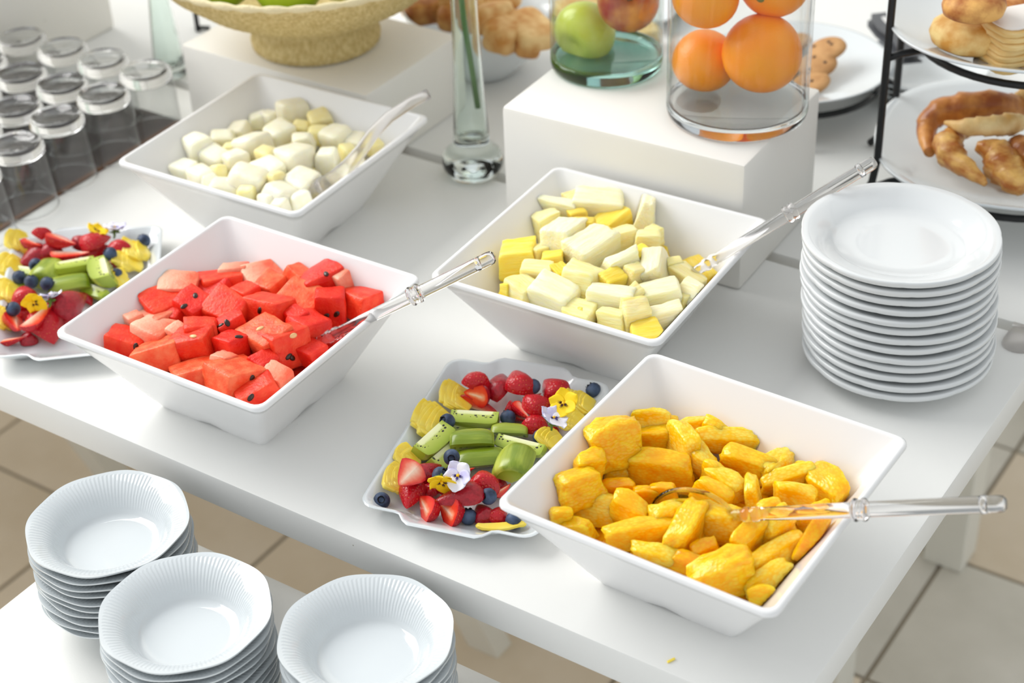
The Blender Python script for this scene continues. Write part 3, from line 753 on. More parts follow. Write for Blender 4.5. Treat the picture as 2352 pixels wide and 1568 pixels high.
# fruit solids --------------------------------------------------------------
M['berry'] = pmat('strawberry_skin', (190, 16, 30), .26, sss=.08, sssr=(1, .1, .08), sscale=.003, spec=.45, coat=.12)
def berry_dots(m):
    nt = m.node_tree; p = nt.nodes['Principled BSDF']; tc = nd(nt, 'ShaderNodeTexCoord')
    vo = nd(nt, 'ShaderNodeTexVoronoi', Scale=330.0); vo.inputs['Randomness'].default_value = .35; nt.links.new(tc.outputs['Object'], vo.inputs['Vector'])
    rp = nd(nt, 'ShaderNodeValToRGB'); e = rp.color_ramp.elements; e.new(.5)
    e[0].position = .0; e[0].color = (*lin((226, 160, 70)), 1); e[1].position = .16; e[1].color = (*lin((206, 60, 40)), 1); e[2].position = .26; e[2].color = (*lin((192, 18, 32)), 1)
    nt.links.new(vo.outputs['Distance'], rp.inputs['Fac']); nt.links.new(rp.outputs[0], p.inputs['Base Color'])
    mr = nd(nt, 'ShaderNodeMapRange'); mr.inputs[1].default_value = .1; mr.inputs[2].default_value = .5; nt.links.new(vo.outputs['Distance'], mr.inputs[0])
    b = nd(nt, 'ShaderNodeBump', Strength=.6, Distance=.0008); nt.links.new(mr.outputs[0], b.inputs['Height']); nt.links.new(b.outputs[0], p.inputs['Normal'])
berry_dots(M['berry'])
M['berry_dark'] = pmat('dark_strawberry_skin', (150, 10, 28), .2, var=(176, 24, 40), vscale=300, sss=.15, sssr=(1, .1, .08), sscale=.004, spec=.5, bump=.7, bscale=420, coat=.15)
M['berry_cut'] = pmat('strawberry_cut_face', (236, 60, 40), .22, sss=.2, sssr=(1, .3, .2), sscale=.004, coat=.3)
attr_ramp(M['berry_cut'], [(0, (252, 214, 190)), (.18, (250, 150, 110)), (.4, (240, 78, 48)), (.8, (228, 40, 28)), (1, (196, 16, 24))], noise=.28, nscale=160)
M['berry_pale'] = pmat('pale_strawberry_cut_face', (246, 120, 96), .22, sss=.2, sssr=(1, .3, .2), sscale=.004, coat=.3)
attr_ramp(M['berry_pale'], [(0, (254, 226, 206)), (.3, (250, 176, 150)), (.65, (240, 96, 70)), (.9, (226, 40, 34)), (1, (196, 16, 24))], noise=.3, nscale=160)
M['kiwi_skin'] = pmat('peeled_kiwi', (116, 138, 24), .3, var=(186, 196, 78), vscale=34, sss=.15, sssr=(.9, 1, .3), sscale=.005, stretch=(.25, 2.4, 2.4), bump=.3, bscale=90, coat=.2)
M['kiwi_cut'] = pmat('kiwi_cut_face', (178, 200, 70), .25, sss=.2, sssr=(.9, 1, .3), sscale=.005, coat=.2)
rpk = attr_ramp(M['kiwi_cut'], [(0, (240, 240, 200)), (.24, (232, 236, 176)), (.36, (188, 200, 92)), (.8, (160, 178, 56)), (1, (142, 160, 40))], noise=.10, nscale=200)
def kiwi_seeds(m, rp):
    nt = m.node_tree; p = nt.nodes['Principled BSDF']; tc = nd(nt, 'ShaderNodeTexCoord')
    mpn = nd(nt, 'ShaderNodeMapping'); mpn.inputs['Scale'].default_value = (.8, 1.1, 1.1); nt.links.new(tc.outputs['Object'], mpn.inputs[0])
    vo = nd(nt, 'ShaderNodeTexVoronoi', Scale=340.0); nt.links.new(mpn.outputs[0], vo.inputs['Vector'])
    lt = nd(nt, 'ShaderNodeMath', operation='LESS_THAN'); lt.inputs[1].default_value = .40; nt.links.new(vo.outputs['Distance'], lt.inputs[0])
    a = nd(nt, 'ShaderNodeAttribute', attribute_name='rad')
    c1 = nd(nt, 'ShaderNodeMath', operation='COMPARE'); c1.inputs[1].default_value = .43; c1.inputs[2].default_value = .10; nt.links.new(a.outputs['Fac'], c1.inputs[0])
    mu = nd(nt, 'ShaderNodeMath', operation='MULTIPLY'); nt.links.new(lt.outputs[0], mu.inputs[0]); nt.links.new(c1.outputs[0], mu.inputs[1])
    mx = nd(nt, 'ShaderNodeMix', data_type='RGBA'); nt.links.new(mu.outputs[0], mx.inputs[0]); nt.links.new(rp.outputs[0], mx.inputs[6]); mx.inputs[7].default_value = (*lin((34, 30, 20)), 1)
    nt.links.new(mx.outputs[2], p.inputs['Base Color'])
kiwi_seeds(M['kiwi_cut'], rpk)
M['mango'] = pmat('yellow_mango', (255, 216, 50), .28, var=(255, 230, 112), vscale=40, sss=.3, sssr=(1, .95, .2), sscale=.006, coat=.2)
M['blueberry'] = pmat('blueberry_skin', (34, 44, 66), .5, var=(78, 96, 126), vscale=90, rand=.15, spec=.4)
M['blue_crown'] = pmat('blueberry_crown', (26, 28, 38), .7)
M['petal_y'] = pmat('yellow_petal', (252, 212, 14), .6); M['petal_l'] = pmat('lilac_petal', (196, 190, 236), .6, var=(222, 220, 246), vscale=120); M['petal_w'] = pmat('white_petal', (238, 236, 246), .6)
M['nectar'] = pmat('dark_nectar_lines', (70, 30, 30), .6); M['nectar_p'] = pmat('violet_nectar_lines', (58, 40, 120), .6); M['flower_eye'] = pmat('yellow_flower_eye', (244, 190, 20), .5)
M['sepal'] = pmat('green_sepal', (96, 124, 44), .6)

def solid(profile, Lx, Rr, ang, jit, rng, nx=12, na=12):
    """wedge of a body of revolution about x: skin plus two cut faces through the axis"""
    V, F, mi, rad = [], [], [], []
    full = ang > 359
    ts = [0.5 - 0.5 * math.cos(math.pi * k / nx) for k in range(nx + 1)]
    sd = rng.uniform(0, 50)
    def R(t, ph): return Rr * profile(t) * (1 + jit * mnoise.noise(Vector((t * 3 + sd, math.cos(ph) * 1.5, math.sin(ph) * 1.5))))
    m = na if full else na + 1
    for t in ts:
        for k in range(m):
            ph = R_(ang) * k / na; r = R(t, ph); V.append(((t - .5) * Lx, r * math.cos(ph), r * math.sin(ph))); rad.append(1.0)
    for a in range(nx):
        for k in range(na):
            j = (k + 1) % m; F.append((a * m + k, (a + 1) * m + k, (a + 1) * m + j, a * m + j)); mi.append(0)
    for a, flip in ((0, False), (nx, True)):
        if profile(ts[a]) > .05:
            c = len(V); V.append(((ts[a] - .5) * Lx, 0, 0)); rad.append(.5); n0 = len(V)
            for k in range(m): V.append(V[a * m + k]); rad.append(1.0)
            for k in range(na):
                f = (c, n0 + k, n0 + (k + 1) % m); F.append(f[::-1] if not flip else f); mi.append(1)
    if not full:
        for side, ph in ((0, 0.0), (1, R_(ang))):
            base = len(V); nr = 6
            for t in ts:
                r = R(t, ph)
                for q in range(nr + 1):
                    V.append(((t - .5) * Lx, r * q / nr * math.cos(ph), r * q / nr * math.sin(ph))); 
                    rad.append(max(q / nr, abs(2 * t - 1) ** 4 * .85))
            for a in range(nx):
                for q in range(nr):
                    f = (base + a * (nr + 1) + q, base + (a + 1) * (nr + 1) + q, base + (a + 1) * (nr + 1) + q + 1, base + a * (nr + 1) + q + 1)
                    F.append(f[::-1] if side == 0 else f); mi.append(1)
    return V, F, mi, rad
berry_prof = lambda t: (min(1.0, (t / .20)) ** .45 if t < .20 else 1.0) * max(0.0, 1 - (max(0, t - .24) / .76) ** 1.55) ** .85 if t > 0 else 0.0
kiwi_prof = lambda t: max(0.0, 1 - abs(2 * t - 1) ** 3.2) ** .5 * .25 + (.75 if 0 < t < 1 else .7)
oval_prof = lambda t: max(0.0, 1 - (2 * t - 1) ** 2) ** .5

def orient(u, v, z, img_deg, roll, pitch=0.0):
    return Euler((0, 0, yaw_of(u, v, z, img_deg))).to_matrix() @ Euler((0, pitch, 0)).to_matrix() @ Euler((roll, 0, 0)).to_matrix()
def place_solid(name, cat, group, label, u, v, z, L, Rr, ang, prof, mats, img_deg, face, rng, pitch=0.0, up_add=0.0, jit=.12):
    """face: 'skin' = skin up, 'cut' = cut face up, 'edge' = a cut edge up; +deg rolls on from there"""
    V, F, mi, rad = solid(prof, L, Rr, ang, jit, rng)
    mid = R_(ang) / 2
    kind, add = face if isinstance(face, tuple) else (face, 0)
    target = math.pi / 2 if kind == 'skin' else (-math.pi / 2 if kind == 'cut' else 0)
    rot = orient(u, v, z, img_deg, target - mid + R_(add), pitch)
    zs = [(rot @ Vector(q)).z for q in V]; zc = z - min(zs) + up_add; 
    P = at(u, v, zc + (max(zs) + min(zs)) / 2 * .6)
    # the solid's own centre should sit on the pixel: shift by the mesh centre
    c = sum((rot @ Vector(q) for q in V), Vector()) / len(V)
    P = at(u, v, zc + c.z) - Vector((c.x, c.y, 0)); P.z = zc
    me = mk_mesh(name, V, F, mats, fmi=mi, attr={'rad': rad}); sharp(me, 50)
    o = link(name, me, None, P, rot); tag(o, label, cat, group); return o

c8 = lambda x, y: (800 + x / 3.409, 800 + y / 3.409)
c5 = lambda x, y: (x / 4.355, 480 + y / 4.355)
rf = random.Random(11)
# (x, y, length, width, wedge angle, face, image angle, skin, cut, lift, words)
BN = [(1000, 250, 190, 185, 190, ('skin', 25), 100, 'berry', 'berry_cut', .012, 'strawberry half standing skin up at the back left'),
      (1005, 365, 190, 150, 180, ('cut', -75), 160, 'berry_dark', 'berry_cut', .006, 'strawberry half on its side behind the orange-red wedge'),
      (1015, 450, 320, 180, 100, ('edge', 40), -12, 'berry', 'berry_cut', 0, 'strawberry wedge with bright cut faces above the kiwi'),
      (1180, 285, 290, 200, 120, ('skin', -10), 78, 'berry_dark', 'berry_cut', .008, 'tall dark strawberry half in the middle of the back row'),
      (1335, 262, 280, 200, 200, ('skin', 20), 110, 'berry', 'berry_cut', .010, 'strawberry beside the blueberry in the back row'),
      (1610, 310, 220, 190, 200, ('skin', 15), 140, 'berry', 'berry_cut', .006, 'strawberry at the back right below the plain rim'),
      (1440, 378, 130, 90, 120, 'cut', 10, 'berry', 'berry_cut', .004, 'small orange-red strawberry piece under the back right strawberry'),
      (1250, 470, 170, 150, 180, ('cut', -70), 60, 'berry', 'berry_cut', 0, 'red strawberry half left of the pale cut one'),
      (1490, 440, 220, 180, 200, ('skin', 0), 20, 'berry', 'berry_cut', .012, 'seedy strawberry left of the yellow pansy'),
      (1370, 490, 190, 140, 150, ('cut', -40), -60, 'berry', 'berry_pale', .006, 'pale cut strawberry in the middle of the upper pile'),
      (1330, 535, 170, 110, 110, ('cut', -30), -40, 'berry', 'berry_pale', 0, 'strawberry piece beside the blueberry above the kiwi'),
      (1470, 590, 210, 180, 210, ('skin', 10), 75, 'berry', 'berry_cut', .004, 'strawberry under the lilac pansy'),
      (1575, 655, 130, 110, 200, ('skin', 0), 160, 'berry', 'berry_cut', 0, 'strawberry tip below the lilac pansy'),
      (470, 995, 270, 190, 170, ('cut', -35), -130, 'berry', 'berry_pale', .016, 'strawberry half with a pale cut face at the lower left'),
      (630, 965, 220, 160, 200, ('skin', 10), 30, 'berry_dark', 'berry_cut', .006, 'dark strawberry behind the lower yellow pansy'),
      (490, 1150, 250, 190, 210, ('skin', 15), -110, 'berry', 'berry_cut', .002, 'seedy strawberry pointing at the viewer in the lower left'),
      (860, 960, 220, 130, 150, ('cut', -30), 5, 'berry', 'berry_cut', .006, 'orange-red strawberry half behind the lower lilac pansy'),
      (625, 1105, 150, 120, 210, ('skin', 10), 160, 'berry', 'berry_cut', .002, 'small strawberry under the green sepals'),
      (790, 1090, 170, 110, 200, ('skin', 0), 10, 'berry_dark', 'berry_cut', .004, 'dark strawberry under the lower yellow pansy'),
      (1060, 1040, 240, 200, 210, ('skin', 15), 95, 'berry', 'berry_cut', .006, 'large seedy strawberry right of the lower lilac pansy'),
      (1180, 1045, 180, 110, 130, ('skin', 20), 105, 'berry_dark', 'berry_cut', 0, 'narrow dark strawberry wedge below the green kiwi facet'),
      (1205, 1110, 150, 90, 120, 'cut', 30, 'berry', 'berry_cut', .002, 'orange-red strawberry piece at the edge of the orange bowl'),
      (865, 1165, 350, 190, 180, ('skin', 5), 187, 'berry_dark', 'berry_cut', .014, 'long dark strawberry cone lying across the front'),
      (612, 1240, 230, 190, 160, ('cut', -60), 115, 'berry', 'berry_cut', 0, 'upright strawberry half with an orange cut face at the front'),
      (790, 1270, 230, 200, 170, ('cut', -62), 130, 'berry', 'berry_cut', 0, 'strawberry half with a red cut face at the front middle'),
      (1055, 1290, 200, 160, 190, ('skin', 10), 120, 'berry_dark', 'berry_cut', 0, 'seedy strawberry half beside the front blueberry'),
      (1180, 1300, 190, 150, 180, ('skin', 20), 70, 'berry', 'berry_pale', 0, 'strawberry half tucked against the orange bowl corner')]
def berries(L, conv, sc, which, f=1.0):
    for x, y, l, w, ang, face, deg, sk, cu, lift, words in L:
        u, v = conv(x, y); k = mpp(at(u, v, .02)) / sc
        place_solid('strawberry', 'strawberry', 'cut strawberries on the platters', words + which, u, v, PZ, l * k * 1.22 * f, w * k * .62 * f, ang, berry_prof, [M[sk], M[cu]], deg, face, rf, rf.uniform(-.1, .1), lift * 1.25 * f)
berries(BN, c8, 3.409, '')
BLf = [(410, 240, 150, 150, 120, ('skin', 10), 100, 'berry', 'berry_cut', .014, 'red strawberry wedge standing at the back left'),
       (330, 345, 200, 130, 150, ('cut', -30), -30, 'berry', 'berry_cut', .008, 'orange-red strawberry half next to the left mango fan'),
       (620, 310, 250, 170, 170, ('cut', -30), -20, 'berry', 'berry_cut', .012, 'strawberry half with cut face in the back middle'),
       (500, 410, 190, 160, 200, ('skin', 5), 110, 'berry_dark', 'berry_cut', .006, 'dark strawberry in the middle of the back pile'),
       (340, 490, 240, 190, 210, ('skin', 5), 200, 'berry_dark', 'berry_cut', .002, 'dark whole strawberry above the left blueberry'),
       (705, 450, 290, 150, 130, ('cut', -20), -5, 'berry', 'berry_pale', .006, 'pale orange strawberry half behind the seeded kiwi'),
       (840, 330, 170, 140, 200, ('skin', 0), 30, 'berry_dark', 'berry_cut', .008, 'strawberry left of the red wedge at the back'),
       (970, 320, 250, 190, 130, ('skin', 10), 30, 'berry', 'berry_pale', .012, 'red strawberry wedge in front of the yellow pansy'),
       (1190, 370, 230, 170, 130, ('skin', 0), 95, 'berry', 'berry_pale', .008, 'red strawberry wedge beside the right mango slices'),
       (970, 425, 220, 150, 200, ('skin', 5), 20, 'berry', 'berry_cut', .004, 'glossy strawberry left of the right blueberry'),
       (530, 565, 150, 100, 150, ('cut', -30), 10, 'berry', 'berry_cut', 0, 'strawberry slice between blueberry and green kiwi'),
       (1135, 540, 150, 100, 150, ('cut', -40), -30, 'berry', 'berry_cut', 0, 'strawberry slice behind the upright kiwi'),
       (245, 870, 250, 190, 210, ('skin', 10), 100, 'berry', 'berry_cut', .006, 'whole strawberry left of the yellow pansy petal'),
       (705, 940, 310, 230, 210, ('skin', 10), 35, 'berry_dark', 'berry_cut', .008, 'large dark strawberry right of the lilac pansy'),
       (390, 1065, 340, 170, 110, ('cut', -30), 35, 'berry', 'berry_pale', .010, 'long strawberry wedge with cut face at the front'),
       (150, 1140, 250, 170, 160, ('cut', -45), -80, 'berry', 'berry_cut', .002, 'upright strawberry half under the front left blueberry'),
       (470, 1190, 320, 290, 150, ('skin', -10), -60, 'berry', 'berry_cut', .002, 'broad strawberry slab at the front edge'),
       (100, 1310, 230, 110, 170, ('cut', -20), 5, 'berry', 'berry_pale', 0, 'strawberry slice lying on the front rim'),
       (290, 1285, 170, 130, 200, ('skin', 0), 80, 'berry_dark', 'berry_cut', 0, 'small dark strawberry at the front edge'),
       (875, 900, 150, 100, 130, ('skin', 0), -50, 'berry_dark', 'berry_cut', .002, 'dark strawberry tip behind the watermelon bowl corner'),
       (250, 1030, 170, 120, 200, ('skin', 0), 70, 'berry', 'berry_cut', 0, 'strawberry under the yellow pansy petal'),
       (680, 1080, 190, 120, 180, ('skin', 0), 30, 'berry', 'berry_cut', 0, 'strawberry beside the watermelon bowl corner')]
berries(BLf, c5, 4.355, ' of the left platter', 1.22)

# kiwi: (x, y, length, width, angle, face, image angle, pitch, lift, words)
KN = [(990, 562, 350, 190, 95, ('cut', -35), -3, 0, .004, 'kiwi wedge with a row of seeds behind the kiwi pile'),
      (660, 735, 340, 230, 100, ('cut', -25), 40, -.05, .004, 'kiwi wedge with white core and seeds at the left'),
      (970, 715, 320, 220, 110, ('skin', -20), 2, 0, .010, 'broad green kiwi wedge in the middle'),
      (1265, 640, 270, 150, 110, ('skin', -20), -2, 0, .006, 'green kiwi wedge under the blueberry'),
      (1350, 770, 370, 170, 100, ('cut', -22), -14, 0, .004, 'kiwi wedge with pale core on top at the right'),
      (1035, 865, 350, 220, 120, ('skin', -15), 6, 0, .002, 'striped green kiwi wedge at the front'),
      (1300, 890, 300, 240, 130, ('skin', -10), 70, 0, .010, 'large plain green kiwi facet beside the orange bowl'),
      (745, 850, 260, 190, 100, ('cut', -10), 40, 0, 0, 'pale kiwi core wedge under the blueberry'),
      (900, 630, 220, 100, 80, ('cut', -20), 6, 0, .004, 'thin pale kiwi strip behind the broad wedge')]
KL = [(465, 640, 260, 240, 130, ('skin', -15), 50, 0, .004, 'plain green kiwi wedge beside three blueberries'),
      (755, 585, 310, 200, 110, ('cut', -40), 10, 0, .006, 'kiwi wedge with white core and seeds in the middle'),
      (1030, 635, 320, 210, 110, ('cut', -30), -75, 0, .010, 'upright kiwi wedge with a white core'),
      (690, 760, 330, 220, 120, ('skin', -15), 10, 0, .006, 'broad green kiwi wedge in the middle'),
      (890, 730, 160, 120, 110, ('skin', 0), 40, 0, .002, 'small green kiwi wedge under the upright one'),
      (950, 835, 260, 150, 100, ('cut', -30), -20, 0, 0, 'pale kiwi wedge beside the watermelon bowl'),
      (270, 625, 190, 100, 90, ('cut', -30), -8, 0, 0, 'pale kiwi strip behind the blueberries'),
      (190, 775, 150, 110, 110, ('skin', 0), 60, 0, 0, 'small green kiwi wedge beside the left mango')]
for L, conv, sc, which in ((KN, c8, 3.409, ''), (KL, c5, 4.355, ' of the left platter')):
    for x, y, l, w, ang, face, deg, pit, lift, words in L:
        u, v = conv(x, y); k = mpp(at(u, v, .02)) / sc
        place_solid('kiwi_wedge', 'kiwi', 'kiwi wedges on the platters', words + which, u, v, PZ, l * k * (1.08 if sc < 4 else 1.25), w * k * (.74 if sc < 4 else .88), ang, kiwi_prof, [M['kiwi_skin'], M['kiwi_cut']], deg, face, rf, pit, lift, .06)

# blueberries
bb_me = mk_mesh('blueberry', *lathe([(0, -.0066), (.003, -.0060), (.0055, -.0040), (.0070, -.0008), (.0068, .0024), (.0052, .0050), (.0034, .0061), (.0030, .0062), (.0024, .0052), (0, .0048)], 20), M['blueberry'])
cr_me = mk_mesh('crown', *lathe([(.0022, .0052), (.0030, .0068), (.0033, .0067), (.0027, .0054)], 20, lambda th, r, z, k: (r, z + (.0007 * math.cos(5 * th) if z > .006 else 0)), closed=True), M['blue_crown'])
def blueberry(u, v, z, label, grp, s=1.0):
    P = at(u, v, z + .0068 * s)
    rot = Euler((rf.uniform(-1.1, 1.1), rf.uniform(-1.1, 1.1), rf.uniform(0, 6))).to_matrix()
    o = link('blueberry', bb_me, None, P, rot); o.scale = (s, s, s); tag(o, label, 'blueberry', grp); link('crown', cr_me, o)
for (x, y), z, w in (((1446, 300), .018, 'blueberry in the back row between two strawberries'), ((1920, 328), .008, 'blueberry alone at the back right corner of the platter'), ((1250, 545), .010, 'blueberry with open crown above the kiwi'),
                     ((777, 572), .018, 'blueberry beside the left mango fan'), ((1503, 697), .008, 'blueberry under the lilac pansy'), ((809, 851), .024, 'blueberry on the pale kiwi core'),
                     ((718, 992), .024, 'blueberry half hidden behind the lower yellow pansy'), ((1100, 1158), .016, 'blueberry at the right end of the long strawberry cone'), ((940, 1318), PZ, 'blueberry in the front middle of the platter'),
                     ((262, 1190), PZ, 'blueberry alone at the front left corner of the platter'), ((1293, 1348), PZ, 'blueberry with open crown beside the front mango slice')):
    blueberry(*c8(x, y), z, w, 'blueberries on the near platter', 1.08)
for (x, y), z, w in (((1440, 320), .008, 'blueberry alone at the back right corner of the left platter'), ((1105, 450), .022, 'blueberry beside the red wedge of the left platter'), ((360, 560), .014, 'blueberry under the dark strawberry of the left platter'),
                     ((190, 685), .012, 'leftmost of three blueberries in line on the left platter'), ((312, 730), .014, 'middle of three blueberries in line on the left platter'), ((470, 750), .022, 'rightmost of three blueberries in line on the left platter'),
                     ((135, 1000), .022, 'blueberry at the front left of the left platter'), ((1165, 660), .010, 'blueberry behind the upright kiwi of the left platter')):
    blueberry(*c5(x, y), z, w, 'blueberries on the left platter', 1.1)

# mango fans: several thin curved slices laid side by side
def mango_fan(u, v, z, deg, L, wid, n, label, hgt=.019, curve=.0022):
    yw = yaw_of(u, v, z, deg); P = at(u, v, z + hgt * .5); P.z = z
    o = thing('mango_fan', label, 'mango', P, yw, 'mango slices on the platters')
    rng = random.Random(int(u) + int(v))
    n = n + 4 if n > 1 or wid > .007 else 1
    for i in range(n):
        t = wid * 1.15 / n; V, F = chunk(rng, (L * (1.1 - .07 * abs(i - n / 2)), hgt * 1.0, .0042), jitter=.12, rnd=.22, rough=.03, lens=.0)
        V = np.array(V); V[:, 1] += curve * (V[:, 0] / (L / 2)) ** 2; V[:, 1] *= 1 - .45 * (V[:, 0] / (L / 2)) ** 2; V[:, 2] += .0007 * np.sin(V[:, 0] * 900)
        link('slice', mk_mesh('slice', V, F, M['mango']), o, (rng.uniform(-.003, .003), (i - (n - 1) / 2) * t, hgt * .50 + .0010 * i if n > 1 else .004), (.62 + rng.uniform(-.1, .1) if n > 1 else .1, 0, rng.uniform(-.05, .05)))
    return o
kn = mpp(at(1000, 1000, .02)) / 3.409; kl = mpp(at(150, 650, .02)) / 4.355
for x, y, deg, l, w, n, words in ((845, 400, 76, 250, 130, 4, 'rippled yellow mango fan left of the strawberry wedge'), (650, 590, 58, 290, 150, 5, 'rippled yellow mango fan left of the kiwi'),
                                  (475, 870, 40, 130, 90, 2, 'small yellow mango piece below the left kiwi wedge'), (385, 1040, 78, 230, 70, 1, 'yellow mango slices at the lower left corner of the platter'),
                                  (1815, 445, 70, 190, 150, 4, 'yellow mango fan behind the yellow pansy'), (1745, 570, 65, 200, 150, 4, 'yellow mango fan right of the lilac pansy'), (1590, 745, 45, 140, 100, 3, 'yellow mango tip beside the orange bowl')):
    mango_fan(*c8(x, y), PZ, deg, l * kn * 1.15, w * kn, n, words)
mango_fan(*c8(1200, 1395), .008, 4, 330 * kn, 50 * kn, 1, 'single flat mango slice on the front rim of the platter', .008, .004)
for x, y, deg, l, w, n, words in ((190, 340, 75, 300, 110, 3, 'curved yellow mango slices at the back left of the left platter'), (95, 590, 60, 280, 110, 3, 'yellow mango fan at the left edge of the left platter'),
                                  (80, 850, 80, 330, 120, 3, 'yellow mango slices left of the whole strawberry on the left platter'), (20, 1110, 85, 330, 110, 3, 'yellow mango slices at the frame edge on the left platter'),
                                  (1360, 430, 100, 300, 140, 3, 'yellow mango slices below the far blueberry on the left platter'), (1275, 560, 85, 250, 150, 5, 'rippled mango fan right of the upright kiwi on the left platter'),
                                  (1195, 720, 30, 140, 80, 2, 'small yellow mango tip behind the watermelon bowl')):
    mango_fan(*c5(x, y), PZ, deg, l * kl * 1.1, w * kl, n, words)

# pansies
def petal_mesh(L, Wd, mat, cup=.002, ruff=.0012, seed=0):
    V, F = [], []; nu, nv = 7, 8
    for i in range(nu + 1):
        t = i / nu; hw = Wd / 2 * (math.sin(math.pi * min(1, t * .86 + .10)) ** .7)
        for j in range(nv + 1):
            s = 2 * j / nv - 1
            V.append((L * (t - .06 * s * s * t), hw * s, cup * (t * t) + ruff * math.sin(3 * s + seed) * t * t))
    for i in range(nu):
        for j in range(nv):
            a = i * (nv + 1) + j; F.append((a, a + nv + 1, a + nv + 2, a + 1))
    return mk_mesh('petal', V, F, mat)
def pansy(u, v, z, size, label, mats, nectar, tilt, spin):
    P = at(u, v, z); o = thing('pansy_flower', label, 'flower', P, 0, 'edible pansies on the platters')
    o.matrix_basis = Matrix.Translation(P) @ (Euler((tilt[0], tilt[1], spin)).to_matrix()).to_4x4()
    for k, (a, l, w) in enumerate(((90, .56, .62), (45 + 100, .54, .56), (35, .54, .56), (205, .50, .50), (-25, .50, .50), (-90, .56, .66))[1:] if False else ((125, .56, .60), (55, .56, .60), (190, .52, .54), (-10, .52, .54), (-90, .58, .70))):
        me = petal_mesh(size * l, size * w, mats[k % len(mats)], .0022, .0010, k)
        pe = link('petal', me, o, (0, 0, .0006 * k), (0, -.12, R_(a)))
        pe.modifiers.new('thickness', 'SOLIDIFY').thickness = .0004
        if k >= 2:
            for q in (-18, -6, 6, 18):
                ln = size * (.16 if abs(q) > 10 else .22)
                V, F = tube([(size * .05 * math.cos(R_(q)), size * .05 * math.sin(R_(q)), .0009), (ln * .7 * math.cos(R_(q)), ln * .7 * math.sin(R_(q)), .0013), (ln * math.cos(R_(q)), ln * math.sin(R_(q)), .0017)], [.0004, .0003, .0001], 4)
                link('nectar_line', mk_mesh('nectar_line', V, F, nectar), pe)
    link('flower_eye', mk_mesh('flower_eye', *lathe([(0, .0012), (.0015, .0016), (.0017, .0030), (.0008, .0040), (0, .0041)], 10), M['flower_eye']), o)
    V, F = tube([(0, 0, -.0005), (0, -.002, -.004), (.001, -.004, -.007), (.001, -.006, -.009)], [.0014, .0018, .0012, .0009], 8); link('stem', mk_mesh('stem', V, F, M['sepal']), o)
    for k in range(5):
        a = 2 * math.pi * k / 5
        V, F = tube([(0, 0, -.002), (.003 * math.cos(a), .003 * math.sin(a), -.0035), (.007 * math.cos(a), .007 * math.sin(a), -.003)], [.0008, .0014, .0003], 6); link('sepal', mk_mesh('sepal', V, F, M['sepal']), o)
    return o
pansy(*c8(1690, 435), .040, .028, 'yellow pansy with dark lines facing up on the near platter', [M['petal_y']], M['nectar'], (R_(38), R_(8), R_(34)), .0)
pansy(*c8(1600, 555), .036, .028, 'lilac pansy below the yellow one on the near platter', [M['petal_l'], M['petal_l'], M['petal_l'], M['petal_w'], M['petal_w']], M['nectar_p'], (R_(20), R_(25), R_(10)), 1.2)
pansy(*c8(735, 1030), .040, .026, 'yellow pansy seen from its green sepals at the lower left of the near platter', [M['petal_y']], M['nectar'], (R_(115), R_(-20), R_(50)), .4)
pansy(*c8(868, 995), .044, .026, 'lilac and white pansy with violet lines at the front of the near platter', [M['petal_l'], M['petal_w'], M['petal_l'], M['petal_l'], M['petal_w']], M['nectar_p'], (R_(52), R_(-5), R_(38)), .2)
pansy(*c5(965, 228), .032, .024, 'yellow pansy at the back of the left platter', [M['petal_y']], M['nectar'], (R_(-15), R_(20), R_(30)), .0)
pansy(*c5(1150, 200), .026, .025, 'pale lilac pansy at the back of the left platter', [M['petal_w'], M['petal_l'], M['petal_w'], M['petal_l'], M['petal_w']], M['nectar_p'], (R_(-10), R_(0), R_(30)), .3)
pansy(*c5(345, 920), .042, .025, 'yellow pansy hanging sideways at the front of the left platter', [M['petal_y']], M['nectar'], (R_(100), R_(-52), R_(60)), .6)
pansy(*c5(505, 885), .042, .024, 'lilac pansy beside the yellow one at the front of the left platter', [M['petal_l'], M['petal_w'], M['petal_l'], M['petal_w'], M['petal_l']], M['nectar_p'], (R_(-14), R_(-20), R_(30)), .1)

# ------------------------------------------------------------------ dark mat and tumblers
mt = thing('table_runner', 'dark brown cloth mat with brown edge under the upturned tumblers', 'mat', (-1.6, .2, 0))
V, F = beam(-.6, .497, -.22, .322, 0, .0028, .001); link('cloth', mk_mesh('cloth', V, F, M['mat'], smooth=False), mt)
V, F = beam(.497, .5035, -.22, .322, 0, .0034, .001); link('trim', mk_mesh('trim', V, F, M['mat_edge'], smooth=False), mt)
GZ = .0028
tumb = thing('tumbler', '', 'glass', (0, 0, 0))
gw = [(.0345, 0), (.0349, .0010), (.0345, .03), (.0336, .06), (.0327, .0705)]
V, F = lathe(gw, 40); link('wall', mk_mesh('wall', V, [f for f in F if len(f) == 4], M['tumbler_wall']), tumb)
V, F = tube([(.0344 * math.cos(2 * math.pi * k / 40), .0344 * math.sin(2 * math.pi * k / 40), .0011) for k in range(41)], .0011, 6, False); link('lip', mk_mesh('lip', V, F, M['glass']), tumb)
gb = [(0, .0690), (.022, .0688), (.029, .0700), (.0327, .0705), (.0322, .076), (.0310, .0815), (.028, .0848), (.024, .0853), (.0215, .0836), (0, .0828)]
link('thick_base', mk_mesh('thick_base', *lathe(gb, 40), M['glass']), tumb)
GL = [(-1.320, .479, 'fourth'), (-1.250, .483, 'third'), (-1.180, .484, 'second'), (-1.110, .486, 'first'), (-1.241, .404, 'third'), (-1.174, .408, 'second'), (-1.110, .413, 'first'),
      (-1.178, .336, 'second'), (-1.115, .341, 'first'), (-1.106, .268, 'first'), (-1.312, .404, 'fourth'), (-1.25, .336, 'third'), (-1.175, .268, 'second'), (-1.10, .196, 'first')]
rown = {.4: 'second row from the back', .3: 'third row from the back'}
